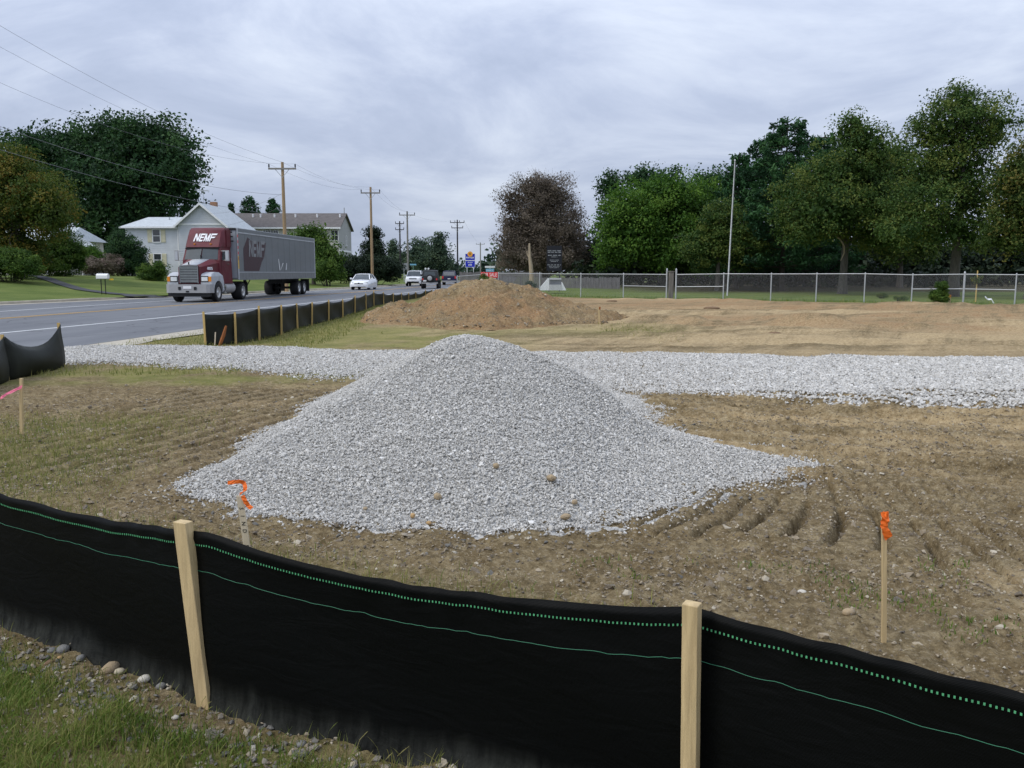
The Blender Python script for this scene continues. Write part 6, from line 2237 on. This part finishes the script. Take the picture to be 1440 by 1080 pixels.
# right hand group
ptree('locust_tree', 'broad bright green tree left of the flagpole', 82, 930, [(925, 320, 70, 60, 0), (885, 318, 48, 58, -2), (980, 300, 50, 52, 2), (935, 275, 60, 34, 0), (1000, 340, 44, 50, 0), (868, 350, 36, 36, -1), (960, 350, 60, 40, -2)], 460, 44, 1.15, .36, 'green', .35, 21, group=GR, nl=20, shell=.6)
ptree('dark_tree', 'dark tree top showing above the broad bright green tree', 110, 900, [(858, 263, 17, 22, 0), (905, 252, 36, 20, 0), (940, 262, 40, 26, 0), (1000, 265, 50, 26, 0), (880, 330, 50, 60, 0)], 210, 34, 1.3, .48, 'dark', .4, 22, group=GR)
ptree('leafy_tree', 'greyish green tree right behind the flagpole foot', 70, 1010, [(1015, 320, 34, 44, 0), (1040, 345, 40, 34, 0), (985, 345, 30, 36, 0)], 170, 42, .8, .27, 'oak', .2, 23, group=GR)
ptree('oak_tree', 'oak with dangling broken limb and pale trunk standing right of the pines', 63, 1187, [(1185, 250, 72, 52, 0), (1215, 210, 46, 44, 0), (1160, 300, 66, 40, -2), (1225, 290, 54, 44, 0), (1195, 185, 26, 30, 0), (1130, 320, 44, 26, -1), (1110, 280, 34, 26, 0), (1240, 330, 44, 26, -1)], 460, 40, .85, .26, 'oak', .30, 24, group=GR, nl=30, fork=.32, shell=.5)
ptree('oak_tree', 'tallest oak at right with pale trunk and thin rounded top', 58, 1342, [(1355, 175, 66, 46, 0), (1345, 145, 38, 28, 0), (1395, 180, 40, 36, 0), (1310, 190, 38, 28, 1), (1340, 250, 62, 50, 0), (1300, 290, 56, 40, -1), (1385, 280, 60, 46, 0), (1345, 325, 70, 24, -1), (1265, 325, 40, 20, -2), (1345, 222, 48, 36, 0), (1300, 235, 30, 34, 0)], 560, 36, .8, .25, 'oak', .36, 25, group=GR, nl=34, fork=.3, shell=.4, core=.05)
ptree('oak_tree', 'reddening oak at the right edge of the picture', 52, 1450, [(1440, 250, 50, 52, 0), (1460, 300, 60, 56, 0), (1420, 330, 36, 36, 0), (1500, 250, 60, 70, 0)], 300, 40, .75, .24, 'redoak', .3, 26, group=GR, nl=18)
ptree('leafy_tree', 'dusky green tree filling the gap between the two big oaks', 76, 1265, [(1262, 270, 50, 60, 0), (1280, 330, 60, 44, 0), (1250, 230, 32, 34, 0)], 240, 36, 1.0, .33, 'oak', .26, 27, group=GR)


def conifer(name, label, loc, H, R, seed, levels=16, lm='pine', droop=.1, density=1.0, z0=.12, leaf=.36, tr=.25, group=None, upt=.25, ragged=.35, shape=.55):
    root = thing(name, label, 'tree', loc, group=group)
    rs = np.random.RandomState(seed)
    mb = MB()
    mb.tube([(0, 0, -.2), (.05, 0, H * .5), (0, 0, H)], [tr, tr * .6, .03], 8)
    Cs, Ts = [], []
    for i in range(levels):
        f = z0 + (1 - z0) * i / levels
        nb = rs.randint(5, 8)
        a0 = rs.uniform(0, 6.28)
        for k in range(nb):
            a = a0 + 6.283 * k / nb + rs.uniform(-.3, .3)
            ln = R * (1 - f) ** shape * rs.uniform(1 - ragged, 1.08) + .25
            z = H * f + rs.uniform(-.2, .2)
            e = Vector((math.cos(a) * ln, math.sin(a) * ln, z - droop * ln + upt * ln * ln / max(R, .1)))
            mb.tube([(0, 0, z), Vector((0, 0, z)).lerp(e, .6) + Vector((0, 0, -.04 * ln)), e], [.05, .035, .012], 4)
            n = int(75 * density * (ln / R + .25))
            t = rs.uniform(.25, 1.05, n) ** .7
            wdt = (.16 * ln + .22) * (1.15 - t)
            C = np.outer(1 - t, (0, 0, z)) + np.outer(t, e) + rs.normal(0, 1, (n, 3)) * np.stack([wdt, wdt, .13 + .18 * wdt], 1)
            Cs.append(C)
            Ts.append(np.full(n, np.clip(rs.normal(.4, .18), 0, 1)) + .25 * (t - .6))
    C, T = np.concatenate(Cs), np.concatenate(Ts)
    V, F, T = leaf_quads(C, leaf, .38, 1.0, 0, rs, T + rs.normal(0, .1, len(C)))
    np_mesh('crown', V, F, L[lm], parent=root, attrs={'tint': T})
    mb.build('trunk', M['barkdark'], root, smooth=True)
    return root


def pcon(label, px, D, ytop, R, seed, **kw):
    t = at(px, ytop, D)
    return conifer('pine_tree', label, (t.x, D, 0), t.z, R, seed, **kw)


pcon('tallest white pine, layered and dark, just right of the flagpole', 1108, 70, 166, 4.8, 31, levels=22, density=2.2, group=GR, z0=.14, shape=.45)
pcon('ragged topped young pine directly beside the flagpole top', 1040, 74, 214, 3.3, 32, levels=18, density=1.4, group=GR, z0=.12, ragged=.5)
pcon('dark pine standing behind the oak with the dangling limb', 1160, 78, 186, 4.6, 33, levels=20, density=1.8, group=GR)
pcon('dark pine deep between the tallest white pine and the young pine', 1075, 80, 190, 4.6, 34, levels=20, density=1.8, group=GR)
pcon('left one of the two conifer tops over the townhouse roof', 351, 152, 277, 5.6, 35, levels=30, density=.6, leaf=.5, group=GL, z0=.4, shape=.6, ragged=.7)
pcon('right smaller one of the two conifer tops over the townhouse roof', 383, 152, 279, 4.2, 36, levels=30, density=.6, leaf=.5, group=GL, z0=.4, shape=.65, ragged=.7)
pcon('thin spire of a conifer left of the two tops over the townhouse roof', 325, 155, 284, 1.2, 37, levels=12, density=.8, leaf=.5, group=GL, z0=.5, shape=.9)


def bare_tree():
    D = 92
    b = at(765, 383, D)
    root = thing('half_bare_tree', 'large half bare brown tree with fine twigs behind the black sign', 'tree', (b.x, D, 0), group=GR)
    rs = np.random.RandomState(41)
    rr = random.Random(41)
    es = [pxell(D, 765, 320, 56, 62, base=(b.x, D, 0)), pxell(D, 770, 275, 42, 34, base=(b.x, D, 0)), pxell(D, 722, 335, 30, 46, base=(b.x, D, 0)), pxell(D, 722, 285, 24, 26, base=(b.x, D, 0)), pxell(D, 805, 340, 24, 50, base=(b.x, D, 0)), pxell(D, 760, 360, 66, 28, base=(b.x, D, 0)), pxell(D, 750, 262, 30, 20, base=(b.x, D, 0)), pxell(D, 745, 330, 50, 50, base=(b.x, D, 0))]
    o, cc = crown_mesh('crown', root, es, 520, 46, .9, .24, L['brown'], 42, shell=.4, flat=.9, core=.14)
    mb = MB()
    mb.tube([(0, 0, -.2), (.1, 0, 3), (0, 0, 7), (.1, 0, 11)], [.36, .26, .12, .03], 8)
    for c in cc:
        c = Vector(c) * 1.0
        hz = max(.8, min(9.5, c.z - .55 * math.hypot(c.x, c.y)))
        s = Vector((.05, 0, hz))
        m = s.lerp(c, .55) + Vector((rr.uniform(-.2, .2), rr.uniform(-.2, .2), rr.uniform(.1, .5)))
        mb.tube([s, m, c], [.045, .028, .016], 4, cap=False)
        for _ in range(9):
            d = Vector((rr.gauss(0, 1), rr.gauss(0, 1), rr.gauss(.4, .8))).normalized() * rr.uniform(.5, 1.3)
            d += (c - s).normalized() * .4
            st = m.lerp(c, rr.uniform(.3, 1))
            mb.tube([st, st + d * .5 + Vector((0, 0, .05)), st + d], [.014, .011, .007], 3, cap=False)
    mb.build('trunk', mat('grey_brown_twigs', (.17, .14, .115), .95, var=.25), root)


bare_tree()
# snag
D = 72
b = at(746, 383, D)
T = thing('broken_tree', 'bare pale snag with one broken side branch standing by the board fence', 'tree', (b.x, D, 0), group=GR)
z = lambda y: at(746, y, D).z
s = D / 1200
MB().tube([(1.2 * s, 0, -.2), (1.5 * s, 0, z(388)), (.5 * s, 0, z(374)), (-1.2 * s, 0, z(360)), (-1.5 * s, 0, z(342))], [.22, .19, .17, .12, .07], 9).tube([(-.6 * s, 0, z(364)), (-4.5 * s, 0, z(358)), (-5.2 * s, 0, z(353))], [.08, .06, .03], 6).build('trunk', M['barepale'], T, smooth=True)
# the dangling limb on the oak
D = 62
T = thing('broken_limb', 'pale broken limb hanging in a curve from the oak near its trunk', 'branch', (0, 0, 0))
MB().tube([at(1164, 326, D), at(1172, 331, D), at(1181, 336, D), at(1187, 346, D - .2), at(1187, 356, D - .2), at(1182, 367, D - .2)], [.04, .05, .055, .05, .045, .02], 6).build('branch', M['galv'] if False else M['barepale'], T, smooth=True)


# ------------------------------------------------------------------ shrubs and hedges
def shrub(label, D, px, ells, ncl, lpc, cr, leaf, lm, seed, zb=.3, name='shrub', group=None, up=.7, cat='shrub'):
    b = at(px, 383, D)
    root = thing(name, label, cat, (b.x, D, zb), group=group)
    es = [pxell(D, *e, base=(b.x, D, zb)) for e in ells]
    _, cc = crown_mesh('foliage', root, es, ncl, lpc, cr, leaf, L[lm], seed, up=up, shell=.6, zmin=.12)
    rr = random.Random(seed)
    mb = MB()
    for i in range(12):
        c = Vector(cc[rr.randrange(len(cc))])
        s = Vector((c.x * .35, c.y * .35, -.1))
        mb.tube([s, s.lerp(c, .5) + Vector((0, 0, .12)), c], [.035, .025, .008], 4)
    mb.build('stem', M['barkdark'], root)
    return root


GS = 'shrubs on the lawn'
shrub('big rounded dark green shrub on the lawn left of the mailbox', 74, 78, [(78, 362, 36, 30), (100, 350, 20, 24), (58, 366, 20, 24), (85, 340, 16, 16), (112, 365, 12, 22)], 250, 46, .5, .17, 'shrub', 51, 1.1, group=GS)
shrub('low bright shrub at the far left edge under the orange tinged tree', 60, 15, [(18, 370, 34, 20), (-15, 366, 36, 24), (40, 374, 20, 14)], 200, 44, .45, .18, 'shrub', 52, 1.1, group=GS)
shrub('dusty pink brown shrub behind the mailbox', 82, 140, [(140, 374, 24, 12), (158, 372, 14, 14), (124, 372, 14, 12)], 120, 42, .42, .17, 'pinkish', 53, 1.1, group=GS)
shrub('tall dark shrub covering the left corner of the two storey house', 84, 178, [(176, 355, 26, 28), (190, 365, 20, 20), (168, 340, 14, 14), (180, 375, 28, 12)], 220, 44, .55, .2, 'dark', 54, 1.1, group=GS)
shrub('low leafy shrub directly left of the truck front', 76, 214, [(216, 385, 20, 12), (226, 378, 10, 10), (204, 382, 10, 10)], 100, 44, .4, .17, 'shrub', 55, .9, group=GS)
shrub('long dark clipped hedge behind the sedan', 100, 520, [(495, 378, 24, 17), (525, 377, 30, 17), (550, 378, 18, 16), (478, 380, 16, 14)], 300, 46, .6, .24, 'hedge', 56, .15, name='hedge', cat='hedge')
shrub('round shrub right behind the rear of the trailer', 88, 462, [(462, 380, 14, 14), (450, 382, 12, 12)], 90, 40, .45, .2, 'shrub', 57, .2, group=GS)
shrub('low green bush between the bungalow porch and the pink brown shrub', 86, 118, [(122, 356, 18, 12), (135, 362, 14, 12)], 90, 40, .5, .2, 'green', 58, 1.1, group=GS)
shrub('bright green bush growing through the chain link fence at right', 42.6, 1322, [(1322, 418, 11, 9), (1324, 405, 8, 10), (1316, 414, 7, 8)], 90, 46, .16, .09, 'shrub', 59, 0, group='bushes on the fence line')
shrub('pale grey green bush at the foot of the bare snag', 62, 746, [(746, 401, 6, 5)], 40, 40, .2, .1, 'far', 60, 0, group='bushes on the fence line')
shrub('small weed tuft growing on the top of the brown soil heap', 28.2, 683, [(683, 392, 7, 7), (678, 395, 6, 5)], 26, 26, .10, .055, 'oak', 61, 1.1, name='weed_tuft', cat='weed', group=None, up=.1)
b = gnd(1389, 426)
T = thing('sapling', 'yellow green sapling tied upright behind the fence at far right', 'tree', (b.x, b.y + 1.2, 0))
MB().tube([(0, 0, -.1), (.0, 0, 1.7)], [.035, .03], 6).build('stake', M['stakewood'], T)
crown_mesh('crown', T, [(0, 0, 1.25, .28, .28, .2)], 14, 14, .15, .11, L['autumn'], 62)
for i, (px, py, w, lab) in enumerate([(1268, 424, 10, 'low weeds at the fence left of the bright green bush'), (1240, 420, 8, 'sparse weed clump at the fence between the two oaks')]):
    g = gnd(px, py)
    shrub(lab, g.y + .6, px, [(px, py - 4, w, 4)], 26, 26, .12, .08, 'oak', 70 + i, 0, name='weed_clump', cat='weed', group=None, up=.2)


# ------------------------------------------------------------------ far woods
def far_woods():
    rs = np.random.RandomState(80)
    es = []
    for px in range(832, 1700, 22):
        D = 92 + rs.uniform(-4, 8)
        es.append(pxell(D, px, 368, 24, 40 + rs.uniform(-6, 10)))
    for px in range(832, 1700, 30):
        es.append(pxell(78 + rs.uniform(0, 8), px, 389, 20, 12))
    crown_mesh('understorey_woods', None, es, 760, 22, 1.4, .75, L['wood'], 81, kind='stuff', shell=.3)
    es = []
    for px in range(-260, 700, 14):
        y = np.interp(px, [-260, 100, 300, 560, 620, 660, 700], [350, 340, 340, 360, 368, 370, 366])
        D = 320 + rs.uniform(-20, 20)
        es.append(pxell(D, px, (y + 392) / 2, 16, (392 - y) / 2 + rs.uniform(-2, 3), depth=6))
    for px in range(700, 1900, 16):
        D = 300 + rs.uniform(-20, 20)
        es.append(pxell(D, px, 368, 20, 20 + rs.uniform(-3, 4), depth=6))
    crown_mesh('treeline', None, es, 1200, 9, 2.6, 2.2, L['far'], 82, kind='stuff', shell=.3)


far_woods()
